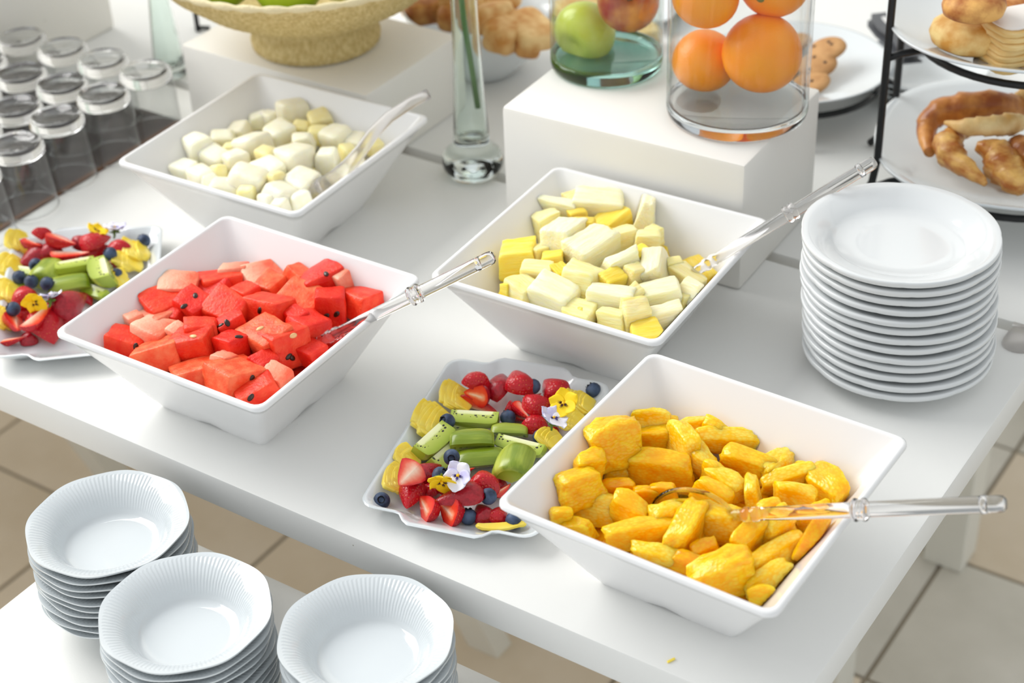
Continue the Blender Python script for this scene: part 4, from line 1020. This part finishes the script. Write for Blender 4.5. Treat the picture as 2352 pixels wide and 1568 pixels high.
for x, y, o_ in GL:
    row = 'back row' if y > .45 else ('second row from the back' if y > .38 else ('third row from the back' if y > .3 else ('fourth row from the back' if y > .22 else 'front row')))
    lab = 'upturned clear tumbler, %s from the melon bowl in the %s' % (o_, row)
    if (x, y) == GL[0][:2]: o = tumb; o.location = (x, y, GZ); tag(o, lab, 'glass', 'upturned tumblers on the mat')
    else: copy_tree(tumb, (x, y, GZ), 0, lab, 'upturned tumblers on the mat')

# ------------------------------------------------------------------ glass jars with fruit
def lathe_glass(name, prof, mat, parent, n=64):
    me = mk_mesh(name, *lathe(prof, n), mat); return link(name, me, parent)
HR = .15
def jar(label, c, R, bt, wall, base, hgt=.26):
    o = thing('glass_jar', label, 'jar', c, 0, 'glass fruit jars')
    lathe_glass('jar_base', [(0, 0), (R * .93, 0), (R * .985, .003), (R, .008), (R, bt), (R - .004, bt + .001), (R * .9, bt - .002), (0, bt - .003)], base, o)
    V, F = lathe([(R, bt), (R, hgt), (R - .0015, hgt + .001), (R - .003, hgt), (R - .003, bt + .001)], 64)
    me = mk_mesh('jar_wall', V, [f for f in F if len(f) == 4], wall); link('jar_wall', me, o)
    return o
j1c = (at(1265, 150, HR) + at(1523, 150, HR)) / 2; j1r = (at(1265, 150, HR) - at(1523, 150, HR)).length / 2
j2c = (at(1530, 258, HR) + at(1855, 258, HR)) / 2; j2r = (at(1530, 258, HR) - at(1855, 258, HR)).length / 2
j1c.z += .0008; j2c.z += .0008
jar('green-tinted glass jar with apples on the white riser', j1c, j1r, .016, M['jar_wall_green'], M['green_base'])
jar('clear glass jar filled with oranges on the white riser', j2c, j2r, .015, M['jar_wall'], M['grey_base'])

def dimpled(name, R, mat, dim=.18, sq=.95, n=32):
    prof = []
    for k in range(17):
        t = math.pi * k / 16; r = R * math.sin(t) * (1 + .06 * math.cos(t)); z = -R * sq * math.cos(t)
        d = dim * R * math.exp(-(math.sin(t) / .35) ** 2); z += d * (1 if math.cos(t) > 0 else -1)
        prof.append((max(r, 0) if 0 < k < 16 else 0, z))
    return mk_mesh(name, *lathe(prof, n), mat)
M['apple_green'] = pmat('green_apple_skin', (200, 206, 62), .25, var=(218, 218, 106), vscale=25, spec=.5)
M['apple_red'] = pmat('red_apple_skin', (158, 40, 40), .25, var=(222, 150, 76), vscale=30, stretch=(1, 1, .3), spec=.5)
M['stalk'] = pmat('brown_stalk', (84, 62, 36), .7)
M['peel'] = pmat('orange_peel', (255, 146, 2), .34, var=(255, 160, 10), vscale=20, bump=.5, bscale=420, bdist=.0008, spec=.5)
M['navel'] = pmat('green_orange_button', (112, 120, 52), .7)
M['apple_bowl_green'] = pmat('bright_green_apple', (132, 170, 24), .25, var=(160, 188, 40), vscale=20)
def apple(name, label, P, R, mat, rot, grp):
    o = link(name, dimpled(name, R, mat, .30, .9), None, P, rot); tag(o, label, 'apple', grp)
    V, F = tube([(0, 0, R * .62), (.001, 0, R * .85), (.004, 0, R * 1.08)], [.0012, .0011, .0016], 6); link('stalk', mk_mesh('stalk', V, F, M['stalk']), o); return o
def in_jar(u, v, r, c, R, depth_shift=0.0):
    """centre on the pixel's line of sight where it passes closest to the jar's axis"""
    d = Vector(ray(u, v)).normalized(); best = None
    for k in range(400):
        P = Vector(CAM) + d * (1.3 + k * .003)
        q = (Vector((P.x, P.y)) - Vector((c.x, c.y))).length
        if best is None or q < best[0]: best = (q, P)
    return best[1] + d * depth_shift
def pxr(P, px): return px * mpp(P)
P = in_jar(1345, 72, 0, j1c, j1r, .016); apple('apple', 'green apple low in the green-tinted jar', P, pxr(P, 73), M['apple_green'], Euler((-1.25, .3, 0)), 'apples in the jar')
P = in_jar(1443, 2, 0, j1c, j1r, -.022); apple('apple', 'red streaked apple resting on the green apple in the jar', P, pxr(P, 72), M['apple_red'], (Vector(CAM) - P + Vector((0, 0, .1))).to_track_quat('Z', 'Y').to_euler(), 'apples in the jar')
P = in_jar(1350, -90, 0, j1c, j1r, .012); apple('apple', 'red apple near the mouth of the green-tinted jar', P, pxr(P, 70), M['apple_red'], Euler((.3, .8, 2)), 'apples in the jar')
for u, v, r, sh, lab, nb in ((1618, 138, 74, .020, 'smaller orange low at the left inside the clear jar', 0), (1751, 120, 92, -.018, 'large orange low at the right inside the clear jar', 0), (1622, -12, 78, -.010, 'orange upper left in the clear jar', 0),
                         (1778, -42, 84, .010, 'orange upper right in the clear jar with its green button showing', 1)):
    P = in_jar(u, v, 0, j2c, j2r, sh); R = pxr(P, r)
    o = link('orange', dimpled('orange', R, M['peel'], .06, .97, 40), None, P, Euler((rf.uniform(-.4, .4), rf.uniform(-.4, .4), 0))); tag(o, lab, 'orange', 'oranges in the jar')
    if nb:
        d = (Vector(CAM) - P).normalized(); dn = (d + Vector((0, 0, -.55)) - Vector((RC[0][0], RC[1][0], 0)) * .42).normalized()
        o.rotation_euler = dn.to_track_quat('Z', 'Y').to_euler()
        link('stem_button', mk_mesh('stem_button', *lathe([(.0050, R * .90), (.0045, R * .93), (.002, R * .945), (0, R * .93)], 10), M['navel']), o)

# ------------------------------------------------------------------ bud vase with a stem
vc = at(1086, 368, .018); vc.z = 0
vz = thing('bud_vase', 'greenish glass bud vase with a single green stem beside the jar riser', 'vase', vc)
pr = [(0, 0), (.024, 0), (.031, .004), (.0355, .012), (.0365, .020), (.034, .029), (.027, .036), (.0215, .041), (.0215, .046), (.0208, .06), (.0185, .10), (.0165, .15), (.0152, .22), (.016, .27), (.017, .275), (.0155, .274),
      (.0130, .22), (.0140, .15), (.0158, .10), (.0180, .06), (.0172, .048), (0, .042)]
lathe_glass('vase_body', pr, M['green_glass'], vz, 40)
bp0 = at(1122, 262, .075) - vc; bp0 = Vector((.006, .001, .072))
st = thing('flower_stem', 'green flower stem standing in the bud vase', 'stem', vc)
V, F = tube([(.0085, .004, .088), (.004, .002, .14), (-.002, .0, .20), (-.006, -.002, .30)], .0034, 10); link('stalk', mk_mesh('stalk', V, F, pmat('green_stem', (74, 122, 42), .5)), st)

# tall green bottle at the back left
bc = at(393, 172, .0); bt_ = thing('glass_bottle', 'tall pale green glass bottle behind the tumblers', 'bottle', bc)
lathe_glass('bottle_body', [(0, 0), (.019, 0), (.0215, .003), (.0215, .012), (.020, .03), (.017, .07), (.0135, .11), (.013, .20), (.013, .24), (.0115, .24), (.0115, .11), (.015, .07), (.018, .03), (.0185, .016), (0, .014)], M['green_glass'], bt_, 32)

# ------------------------------------------------------------------ woven bowl with green apples
M['straw'] = pmat('woven_straw', (222, 202, 146), .8, var=(194, 170, 110), vscale=240, stretch=(1, 1, .5), bump=.9, bscale=260, bdist=.002)
M['straw_rim'] = pmat('pale_straw_rim', (230, 216, 174), .8, bump=.8, bscale=260, bdist=.002)
wc = Vector((-.954, .632, .10))
wv = thing('woven_bowl', 'wide woven straw pedestal bowl of green apples on the white riser', 'bowl', wc)
def coil(prof, amp=.0016, per=None):
    out = []
    for k in range(len(prof) - 1):
        (r0, z0), (r1, z1) = prof[k], prof[k + 1]; n = max(2, int(math.hypot(r1 - r0, z1 - z0) / .0022))
        for i in range(n): t = i / n; out.append((r0 + (r1 - r0) * t, z0 + (z1 - z0) * t))
    out.append(prof[-1]); L = 0; res = []
    for k, (r, z) in enumerate(out):
        if k: L += math.hypot(r - out[k - 1][0], z - out[k - 1][1])
        res.append((max(r + amp * abs(math.sin(math.pi * L / .009)) if 0 < r else 0, 0), z - amp * .6 * abs(math.sin(math.pi * L / .009))))
    return res
tw = lambda th, r, z, k: (r + .0007 * math.sin(70 * th + k * 1.6), z)
link('pedestal', mk_mesh('pedestal', *lathe([(.0, .0016)] + coil([(.072, .0018), (.078, .004), (.079, .012), (.074, .034), (.078, .043)]) + [(0, .045)], 140, tw), M['straw']), wv)
link('bowl_body', mk_mesh('bowl_body', *lathe([(0, .040)] + coil([(.07, .040), (.10, .050), (.14, .072), (.175, .100), (.194, .122)]) + [(.196, .126), (.190, .127), (.17, .106), (.135, .080), (.09, .058), (0, .050)], 140, tw), M['straw']), wv)
V, F = tube([(.195 * math.cos(2 * math.pi * k / 120), .195 * math.sin(2 * math.pi * k / 120), .127) for k in range(121)], [.0042 + .0012 * math.sin(k * 2.1) for k in range(121)], 8, False)
link('rim', mk_mesh('rim', V, F, M['straw_rim']), wv)
for dx, dy, dz, lab in ((-.012, -.146, .132, 'leftmost green apple in the woven bowl'), (.070, -.118, .134, 'green apple at the middle front of the woven bowl'), (.132, -.056, .132, 'rightmost green apple in the woven bowl'),
                      (-.03, -.05, .115, 'green apple under the front ones in the woven bowl'), (.06, -.01, .11, 'green apple buried in the woven bowl')):
    apple('apple', lab, (wc.x + dx, wc.y + dy, wc.z + dz), .040, M['apple_bowl_green'], Euler((rf.uniform(-.5, .5), rf.uniform(-.5, .5), 0)), 'green apples in the woven bowl')

# ------------------------------------------------------------------ bread bowl
M['bread'] = pmat('golden_bread', (200, 138, 66), .6, var=(236, 200, 138), vscale=46, bump=.4, bscale=120)
M['bread_d'] = pmat('brown_bread', (160, 94, 40), .55, var=(218, 166, 96), vscale=44, bump=.4, bscale=120)
bc2 = at(1095, 78, .055); br = .098
bbm = mk_mesh('round_bowl', *lathe([(0, .002), (.045, 0), (.05, .003), (.075, .025), (.092, .050), (br, .073), (br + .0005, .0755), (br - .003, .0755), (.088, .050), (.07, .026), (.045, .010), (0, .008)], 64), M['porcelain'])
tag(link('round_bowl', bbm, None, (bc2.x - .004, bc2.y + .012, 0)), 'round white bowl of bread rolls behind the bud vase', 'bowl')
for n, (u, v, z, w, h, deg, mk, lab) in enumerate(((1165, 90, .075, 120, 105, 30, 'bread', 'golden bread roll at the front right of the bread bowl'), (1218, 78, .080, 130, 62, -35, 'bread', 'long bread finger at the right of the bread bowl'),
        (1212, 118, .066, 60, 50, 0, 'bread_d', 'brown bread roll at the right rim of the bread bowl'), (1128, 50, .088, 110, 95, 20, 'bread', 'pale bread roll behind the vase in the bread bowl'), (1042, 45, .082, 90, 90, 60, 'bread_d', 'bread roll left of the vase in the bread bowl'),
        (985, 28, .080, 120, 90, 10, 'bread_d', 'dark bread roll beside the woven bowl'), (1060, 5, .098, 110, 90, 0, 'bread', 'bread roll topmost at the back of the bread bowl'), (1155, 12, .094, 90, 70, 0, 'bread', 'bread roll at the back right of the bread bowl'))):
    P = at(u, v - 10, z + .010); k = mpp(P); V, F = chunk(random.Random(n), (w * k * .98, w * k * .72, max(.026, h * k * .7)), jitter=.14, rnd=.6, rough=.05, nscale=40)
    tag(link('bread_roll', mk_mesh('bread_roll', V, F, M[mk]), None, P, Euler((rf.uniform(-.3, .3), rf.uniform(-.3, .3), yaw_of(u, v, z, deg)))), lab, 'bread', 'bread rolls in the bowl')
bpy.data.objects['round_bowl'].scale = (1, 1, 1.2)
# rectangular tray of pastries farther back
tc_ = at(1330, 10, 0)
tag(link('pastry_tray', pl_me.copy(), None, (tc_.x, tc_.y + .03, 0), (0, 0, R_(-78))), 'rectangular white tray of pastries behind the apple jar', 'tray')
bpy.data.objects['pastry_tray'].scale = (1.2, 1.25, 1.2)
for n, (u, v, w, h, lab) in enumerate(((1452, 82, 130, 70, 'flat pale pastry seen through the apple jar'), (1350, 20, 150, 80, 'flat pale pastry on the tray behind the green apple'), (1190, 2, 130, 60, 'flat pale pastry at the left end of the back tray'))):
    P = at(u, v, .022); k = mpp(P); V, F = chunk(random.Random(n + 40), (w * k, w * k * .6, .022), jitter=.1, rnd=.3, rough=.06, nscale=60)
    tag(link('pastry', mk_mesh('pastry', V, F, M['bread']), None, P, Euler((0, 0, yaw_of(u, v, .02, 10)))), lab, 'pastry', 'pastries on the back tray')

# ------------------------------------------------------------------ wire stand with pastries
def coupe_mesh(name, R, h, mat):
    return mk_mesh(name, *lathe([(0, .002), (R * .5, .002), (R * .52, 0), (R * .55, 0), (R * .58, .003), (R * .8, h * .5), (R * .95, h * .88), (R, h - .001), (R, h + .001), (R * .985, h + .0015), (R * .93, h * .93), (R * .78, h * .56), (R * .6, h * .3), (R * .4, h * .22), (0, h * .22)], 96), mat)
def soft_square(me, amt=.05):
    for v in me.vertices:
        th = math.atan2(v.co.y, v.co.x); f = 1 + amt * math.cos(4 * th) * -1 * min(1, v.co.xy.length / .1); v.co.x *= f; v.co.y *= f
    return me
ctr = at(2330, 325, .075); SR = .157
def wire(parent, pts, r, name='wire'): V, F = tube(pts, r, 8); return link(name, mk_mesh(name, V, F, M['black']), parent)
pz1, pz2 = .049, .204                                    # undersides of the two plates
sd = thing('wire_stand', 'black wire two-tier stand holding plates of pastries', 'stand', (ctr.x, ctr.y, 0))
fp = at(2013, 390, .06) - Vector((ctr.x, ctr.y, 0)); bpst = at(2062, 178, .1) - Vector((ctr.x, ctr.y, 0))
posts = [Vector((fp.x, fp.y, 0)), Vector((bpst.x, bpst.y, 0)), Vector((-fp.x, -fp.y, 0)), Vector((-bpst.x, -bpst.y, 0))]
for q in posts:
    e = q.normalized()
    wire(sd, [q + e * .030 + Vector((0, 0, .004)), q + e * .020 + Vector((0, 0, .015)), q + e * .004 + Vector((0, 0, .045)), q + Vector((0, 0, .075)), q + Vector((0, 0, .2)), q + Vector((0, 0, .42))], .0045, 'post')
for zz in (pz1 - .004, pz2 - .004):
    wire(sd, [(.118 * math.cos(2 * math.pi * k / 48), .118 * math.sin(2 * math.pi * k / 48), zz) for k in range(49)], .0042, 'ring')
    for q in posts: wire(sd, [q + Vector((0, 0, zz - .006)), q * .9 + Vector((0, 0, zz - .002)), q.normalized() * .116 + Vector((0, 0, zz))], .0040, 'bracket')
wire(sd, [posts[0] + Vector((0, 0, .42)), posts[0] * .8 + Vector((0, 0, .46)), Vector((0, 0, .48)), posts[2] * .8 + Vector((0, 0, .46)), posts[2] + Vector((0, 0, .42))], .0045, 'handle')
cp_me = soft_square(coupe_mesh('plate', SR, .026, M['porcelain']), .03)
tag(link('plate', cp_me, None, (ctr.x, ctr.y, pz1 + .0002), (0, 0, R_(18))), 'large white plate of croissants on the lower tier of the wire stand', 'plate', 'plates on the wire stand')
tag(link('plate', cp_me, None, (ctr.x, ctr.y, pz2 + .0002), (0, 0, R_(18))), 'large white plate of pastries on the upper tier of the wire stand', 'plate', 'plates on the wire stand')
M['croissant'] = pmat('golden_croissant', (176, 100, 34), .42, var=(238, 190, 108), vscale=46, stretch=(1, 1, 2), bump=.5, bscale=150, coat=.15)
M['croissant_d'] = pmat('dark_croissant', (146, 74, 24), .42, var=(216, 148, 72), vscale=44, bump=.5, bscale=150, coat=.15)
M['croissant_p'] = pmat('pale_croissant', (208, 158, 84), .5, var=(244, 218, 160), vscale=30, bump=.5, bscale=150)
def croissant(pts_px, rads, z, mat, label, seed):
    rng = random.Random(seed); pts = [at(u, v, z + dz) for u, v, dz in pts_px]
    # resample along the curve and add the rolled layers
    P, Rr = [], []; n = 44
    for k in range(n + 1):
        t = k / n * (len(pts) - 1); i = min(int(t), len(pts) - 2); f = t - i
        p0, p1, p2, p3 = pts[max(i - 1, 0)], pts[i], pts[i + 1], pts[min(i + 2, len(pts) - 1)]
        P.append(.5 * ((2 * p1) + (p2 - p0) * f + (2 * p0 - 5 * p1 + 4 * p2 - p3) * f * f + (3 * p1 - p0 - 3 * p2 + p3) * f ** 3))
        r = rads[i] * (1 - f) + rads[i + 1] * f; lay = (k / n * 7) % 1
        Rr.append(r * 1.04)
    c = sum(P, Vector()) / len(P); V, F = tube([q - c for q in P], [r * mpp(c) for r in Rr], 14)
    for a in range(n + 1):
        for b in range(14):
            ph = (a / n * 6.5 + (b / 14) * .6 + .1 * rng.random()) % 1; w = math.sin(math.pi * a / n) ** .5
            V[a * 14 + b] = (P[a] - c) + (V[a * 14 + b] - (P[a] - c)) * (1 + w * (.17 * (1 - ph) ** 2 - .05))
    V = [v + Vector((mnoise.noise(v * 60 + Vector((seed, 0, 0))), mnoise.noise(v * 60 + Vector((0, seed, 0))), mnoise.noise(v * 60))) * .0018 for v in V]
    return tag(link('croissant', mk_mesh('croissant', V, F, M[mat]), None, c), label, 'croissant', 'croissants on the lower tier')
croissant([(2135, 350, -.006), (2128, 300, .0), (2150, 262, .012), (2220, 245, .02), (2300, 240, .02), (2350, 250, .01)], [13, 22, 30, 34, 30, 20], .085, 'croissant_d', 'large brown croissant curled along the back of the lower plate', 1)
croissant([(2172, 282, .0), (2215, 292, .004), (2270, 290, .006), (2320, 285, .004), (2352, 280, .0)], [6, 16, 24, 24, 14], .105, 'croissant_p', 'pale slim croissant lying on top of the brown one', 2)
croissant([(2262, 422, -.004), (2232, 395, .0), (2190, 362, .002), (2178, 330, .004), (2200, 308, .004), (2228, 303, .0)], [6, 18, 30, 32, 22, 10], .085, 'croissant', 'crescent croissant with its tip at the front rim of the lower plate', 3)
croissant([(2240, 335, .01), (2285, 350, .006), (2305, 380, .0), (2330, 415, -.004), (2352, 432, -.006)], [10, 34, 44, 30, 16], .085, 'croissant', 'fat ridged croissant at the front right of the lower plate', 4)
croissant([(2330, 330, .0), (2352, 345, .004), (2380, 370, .0), (2395, 400, -.006)], [18, 34, 34, 14], .090, 'croissant_d', 'brown croissant cut off by the photo edge on the lower plate', 5)
croissant([(2330, 225, .0), (2360, 222, .0), (2400, 240, .0)], [8, 22, 16], .105, 'croissant_p', 'pale croissant tip at the back of the lower plate', 6)
# upper tier
M['bun'] = pmat('sugared_bun', (212, 150, 62), .6, var=(246, 216, 146), vscale=48, bump=.4, bscale=140)
M['bun_d'] = pmat('browned_bun', (164, 88, 34), .55, var=(232, 178, 100), vscale=50, bump=.4, bscale=140)
M['jam'] = pmat('dark_jam', (70, 26, 36), .25, var=(230, 224, 226), vscale=150); M['puff'] = pmat('layered_puff_pastry', (222, 180, 106), .6, var=(240, 216, 158), vscale=90, stretch=(.3, .3, 3)); M['sugar'] = pmat('icing_sugar', (238, 232, 226), .8, bump=.5, bscale=600)
def bun(u, v, z, w, h, mat, label, seed, jam=True):
    P = at(u, v, z); k = mpp(P); R = w * k / 2; hh = h * k * .8
    def f(th, r, zz, kk): return r * (1 + .05 * mnoise.noise(Vector((math.cos(th) * 2 + seed, math.sin(th) * 2, zz * 40)))), zz
    prof = [(0, 0), (R * .75, 0), (R * .93, hh * .15), (R, hh * .42), (R * .94, hh * .72), (R * .75, hh * .93), (R * .5, hh), (R * .42, hh * .97), (0, hh * .93)]
    o = link('sweet_bun', mk_mesh('sweet_bun', *lathe(prof, 40, f), M[mat]), None, (P.x, P.y, z - hh / 2), (rf.uniform(-.08, .08), rf.uniform(-.08, .08), 0)); tag(o, label, 'bun', 'pastries on the upper tier')
    if jam: link('jam_filling', mk_mesh('jam_filling', *lathe([(0, hh * .94), (R * .40, hh * .975), (R * .36, hh * 1.04), (R * .2, hh * 1.09), (0, hh * 1.1)], 24, f), M['jam']), o)
zu = pz2 + .0058
bun(2226, 72, zu + .024, 178, 88, 'bun', 'sugar dusted round bun with dark jam on the upper plate', 1)
bun(2238, 10, zu + .026 + .042, 150, 70, 'bun_d', 'browned bun lying on top of the sugared bun', 2, False)
bun(2310, 15, zu + .03, 150, 90, 'bun_d', 'browned bun at the back of the upper plate', 3, False)
P = at(2345, 88, zu + .026); rp_ = thing('puff_pastry', 'layered puff pastry dusted with icing sugar on the upper plate', 'pastry', (P.x, P.y, zu), yaw_of(2345, 88, zu, 12), 'pastries on the upper tier')
for k in range(7):
    V, F = chunk(random.Random(k), (.078 - .001 * k, .055, .0082), jitter=.07, rnd=.4, rough=.14, nscale=60); link('layer', mk_mesh('layer', V, F, M['puff']), rp_, (rf.uniform(-.002, .002), rf.uniform(-.002, .002), .004 + .0068 * k))
V, F = chunk(random.Random(77), (.072, .050, .004), jitter=.05, rnd=.5, rough=.2, nscale=80); link('icing_sugar', mk_mesh('icing_sugar', V, F, M['sugar']), rp_, (0, 0, .050))

# ------------------------------------------------------------------ cookie plate on a low stand
cc = at(1828, 138, .062)
ck = mk_mesh('cookie_plate', *lathe([(0, .002), (.055, .002), (.058, 0), (.062, 0), (.066, .003), (.09, .010), (.113, .0175), (.1165, .019), (.116, .0205), (.112, .0195), (.09, .0125), (.065, .0062), (0, .0055)], 80), M['porcelain'])
tag(link('cookie_plate', ck, None, (cc.x, cc.y, .042)), 'round white plate of cookies behind the orange jar', 'plate')
cs = thing('wire_stand', 'low black wire ring stand under the cookie plate', 'stand', (cc.x, cc.y, 0))
wire(cs, [(.104 * math.cos(2 * math.pi * k / 48), .104 * math.sin(2 * math.pi * k / 48), .0375) for k in range(49)], .004, 'ring')
wire(cs, [(.064 * math.cos(2 * math.pi * k / 48), .064 * math.sin(2 * math.pi * k / 48), .0378) for k in range(49)], .004, 'inner_ring')
for a in (33, 123, 213, 303):
    e = Vector((math.cos(R_(a)), math.sin(R_(a)), 0)); wire(cs, [e * .062 + Vector((0, 0, .0375)), e * .104 + Vector((0, 0, .0375)), e * .120 + Vector((0, 0, .028)), e * .124 + Vector((0, 0, .004))], .004, 'leg')
M['cookie'] = pmat('brown_cookie', (176, 128, 78), .7, var=(196, 150, 98), vscale=60, bump=.4, bscale=200); M['chip'] = pmat('chocolate_chip', (60, 40, 30), .5)
ckm = mk_mesh('cookie', *lathe([(0, -.006), (.021, -.006), (.0245, -.002), (.023, .003), (.014, .006), (0, .007)], 28), M['cookie']); chm = mk_mesh('chip', *lathe([(.0026, 0), (.002, .0015), (0, .002)], 8), M['chip'])
for n, (u, v, z, tx_, lab) in enumerate(((1900, 112, .075, .25, 'uppermost cookie on the plate behind the orange jar'), (1878, 148, .066, .3, 'cookie under the uppermost one behind the orange jar'), (1862, 190, .056, .2, 'cookie half hidden by the orange jar'),
                                  (1822, 98, .058, .1, 'cookie seen through the orange jar'), (1800, 150, .058, .1, 'cookie at the middle of the plate behind the oranges'))):
    o = link('cookie', ckm, None, at(u, v, z), Euler((tx_ * (-1) ** n, rf.uniform(-.25, .25), rf.uniform(0, 6)))); o.scale = (.98, .98, .75); tag(o, lab, 'cookie', 'cookies on the plate')
    for q in range(3):
        a, r = rf.uniform(0, 6.28), rf.uniform(.004, .017); link('chip', chm, o, (r * math.cos(a), r * math.sin(a), .0063 - .0022 * (r / .02) ** 2))

# small plates with tongs behind the stand
sc_ = at(2112, 165, .02); sm = coupe_mesh('small_plate', .082, .018, M['porcelain'])
for i in range(3): tag(link('small_plate', sm, None, (sc_.x + .002 * i, sc_.y, .0075 * i)), 'small white plate, %s of the short stack behind the wire stand' % ('bottom', 'middle', 'topmost')[i], 'plate', 'short stack of small plates')
M['slate'] = pmat('dark_grey_plastic', (84, 86, 90), .4)
tg = thing('serving_tongs', 'dark grey slotted serving tongs lying on the small plates', 'tongs', (0, 0, 0))
A, B = at(2032, 72, .045), at(2085, 140, .040); ax = (B - A); l = ax.length; ax.normalize(); sidev = Vector((0, 0, 1)).cross(ax).normalized()
yw = math.atan2(ax.y, ax.x); tg.location = A; tg.rotation_euler = (0, math.asin(-ax.z), yw)
def strip(y, zz):
    outer = [(-.03, -.012), (-.018, -.017), (.012, -.017), (l * .5, -.011), (l * .8, -.013), (l * 1.08, -.018), (l * 1.1, .016), (l * .8, .012), (l * .5, .010), (.012, .017), (-.018, .017), (-.03, .012)]
    n = len(outer); V = [(x, q + y, zz) for x, q in outer] + [(x, q + y, zz + .0022) for x, q in outer]
    F = [tuple(range(n))[::-1], tuple(range(n, 2 * n))] + [(i, (i + 1) % n, n + (i + 1) % n, n + i) for i in range(n)]
    return V, F
link('arm', mk_mesh('arm', *strip(0, 0), M['slate'], smooth=False), tg); link('arm', mk_mesh('arm', *strip(.004, .009), M['slate'], smooth=False), tg)
slot_m = pmat('slot_light', (214, 214, 212), .6)
V, F = chunk(random.Random(5), (.020, .008, .0006), jitter=0, rnd=.5, rough=0); link('slot', mk_mesh('slot', V, F, slot_m), tg, (-.008, .004, .0116))
for yy in (-.008, .010): 
    V, F = chunk(random.Random(5), (.007, .007, .0006), jitter=0, rnd=.8, rough=0); link('slot', mk_mesh('slot', V, F, slot_m), tg, (l * .98, yy, .0116))

# thin black stand behind the woven bowl
bs = at(455, 72, 0); ws = thing('wire_stand', 'thin black wire stand mostly hidden behind the woven bowl', 'stand', bs)
wire(ws, [(0, 0, .001), (0, 0, .30)], .0035, 'post'); wire(ws, [(-.012, .012, .003), (0, 0, .006), (.012, .012, .003)], .003, 'foot')

# clear plastic clip at the right table edge, scrap of peel
cl = at(2345, 782, .0); cpo = thing('tablecloth_clip', 'clear plastic tablecloth clip on the seam at the right edge', 'clip', (cl.x, cl.y, 0))
L = [rrect_loop(.016, .024, .0155, z) for z in (.0002, .0030)]; L[1] = [(x * .96, y * .96, z) for x, y, z in L[1]]
link('clip_plate', mk_mesh('clip_plate', *loops_mesh(L), M['soft_plastic']), cpo)
V, F = beam(-.016, .016, .017, .021, .0025, .006, .001); link('clip_ridge', mk_mesh('clip_ridge', V, F, M['soft_plastic']), cpo)
sp_ = at(1541, 1516, .001); V, F = chunk(random.Random(9), (.008, .0022, .0014), jitter=.2, rnd=.5, rough=.1)
tag(link('peel_scrap', mk_mesh('peel_scrap', V, F, M['mango']), None, sp_, (0, 0, yaw_of(1541, 1516, 0, 25))), 'tiny yellow scrap of fruit on the front of the table', 'scrap')
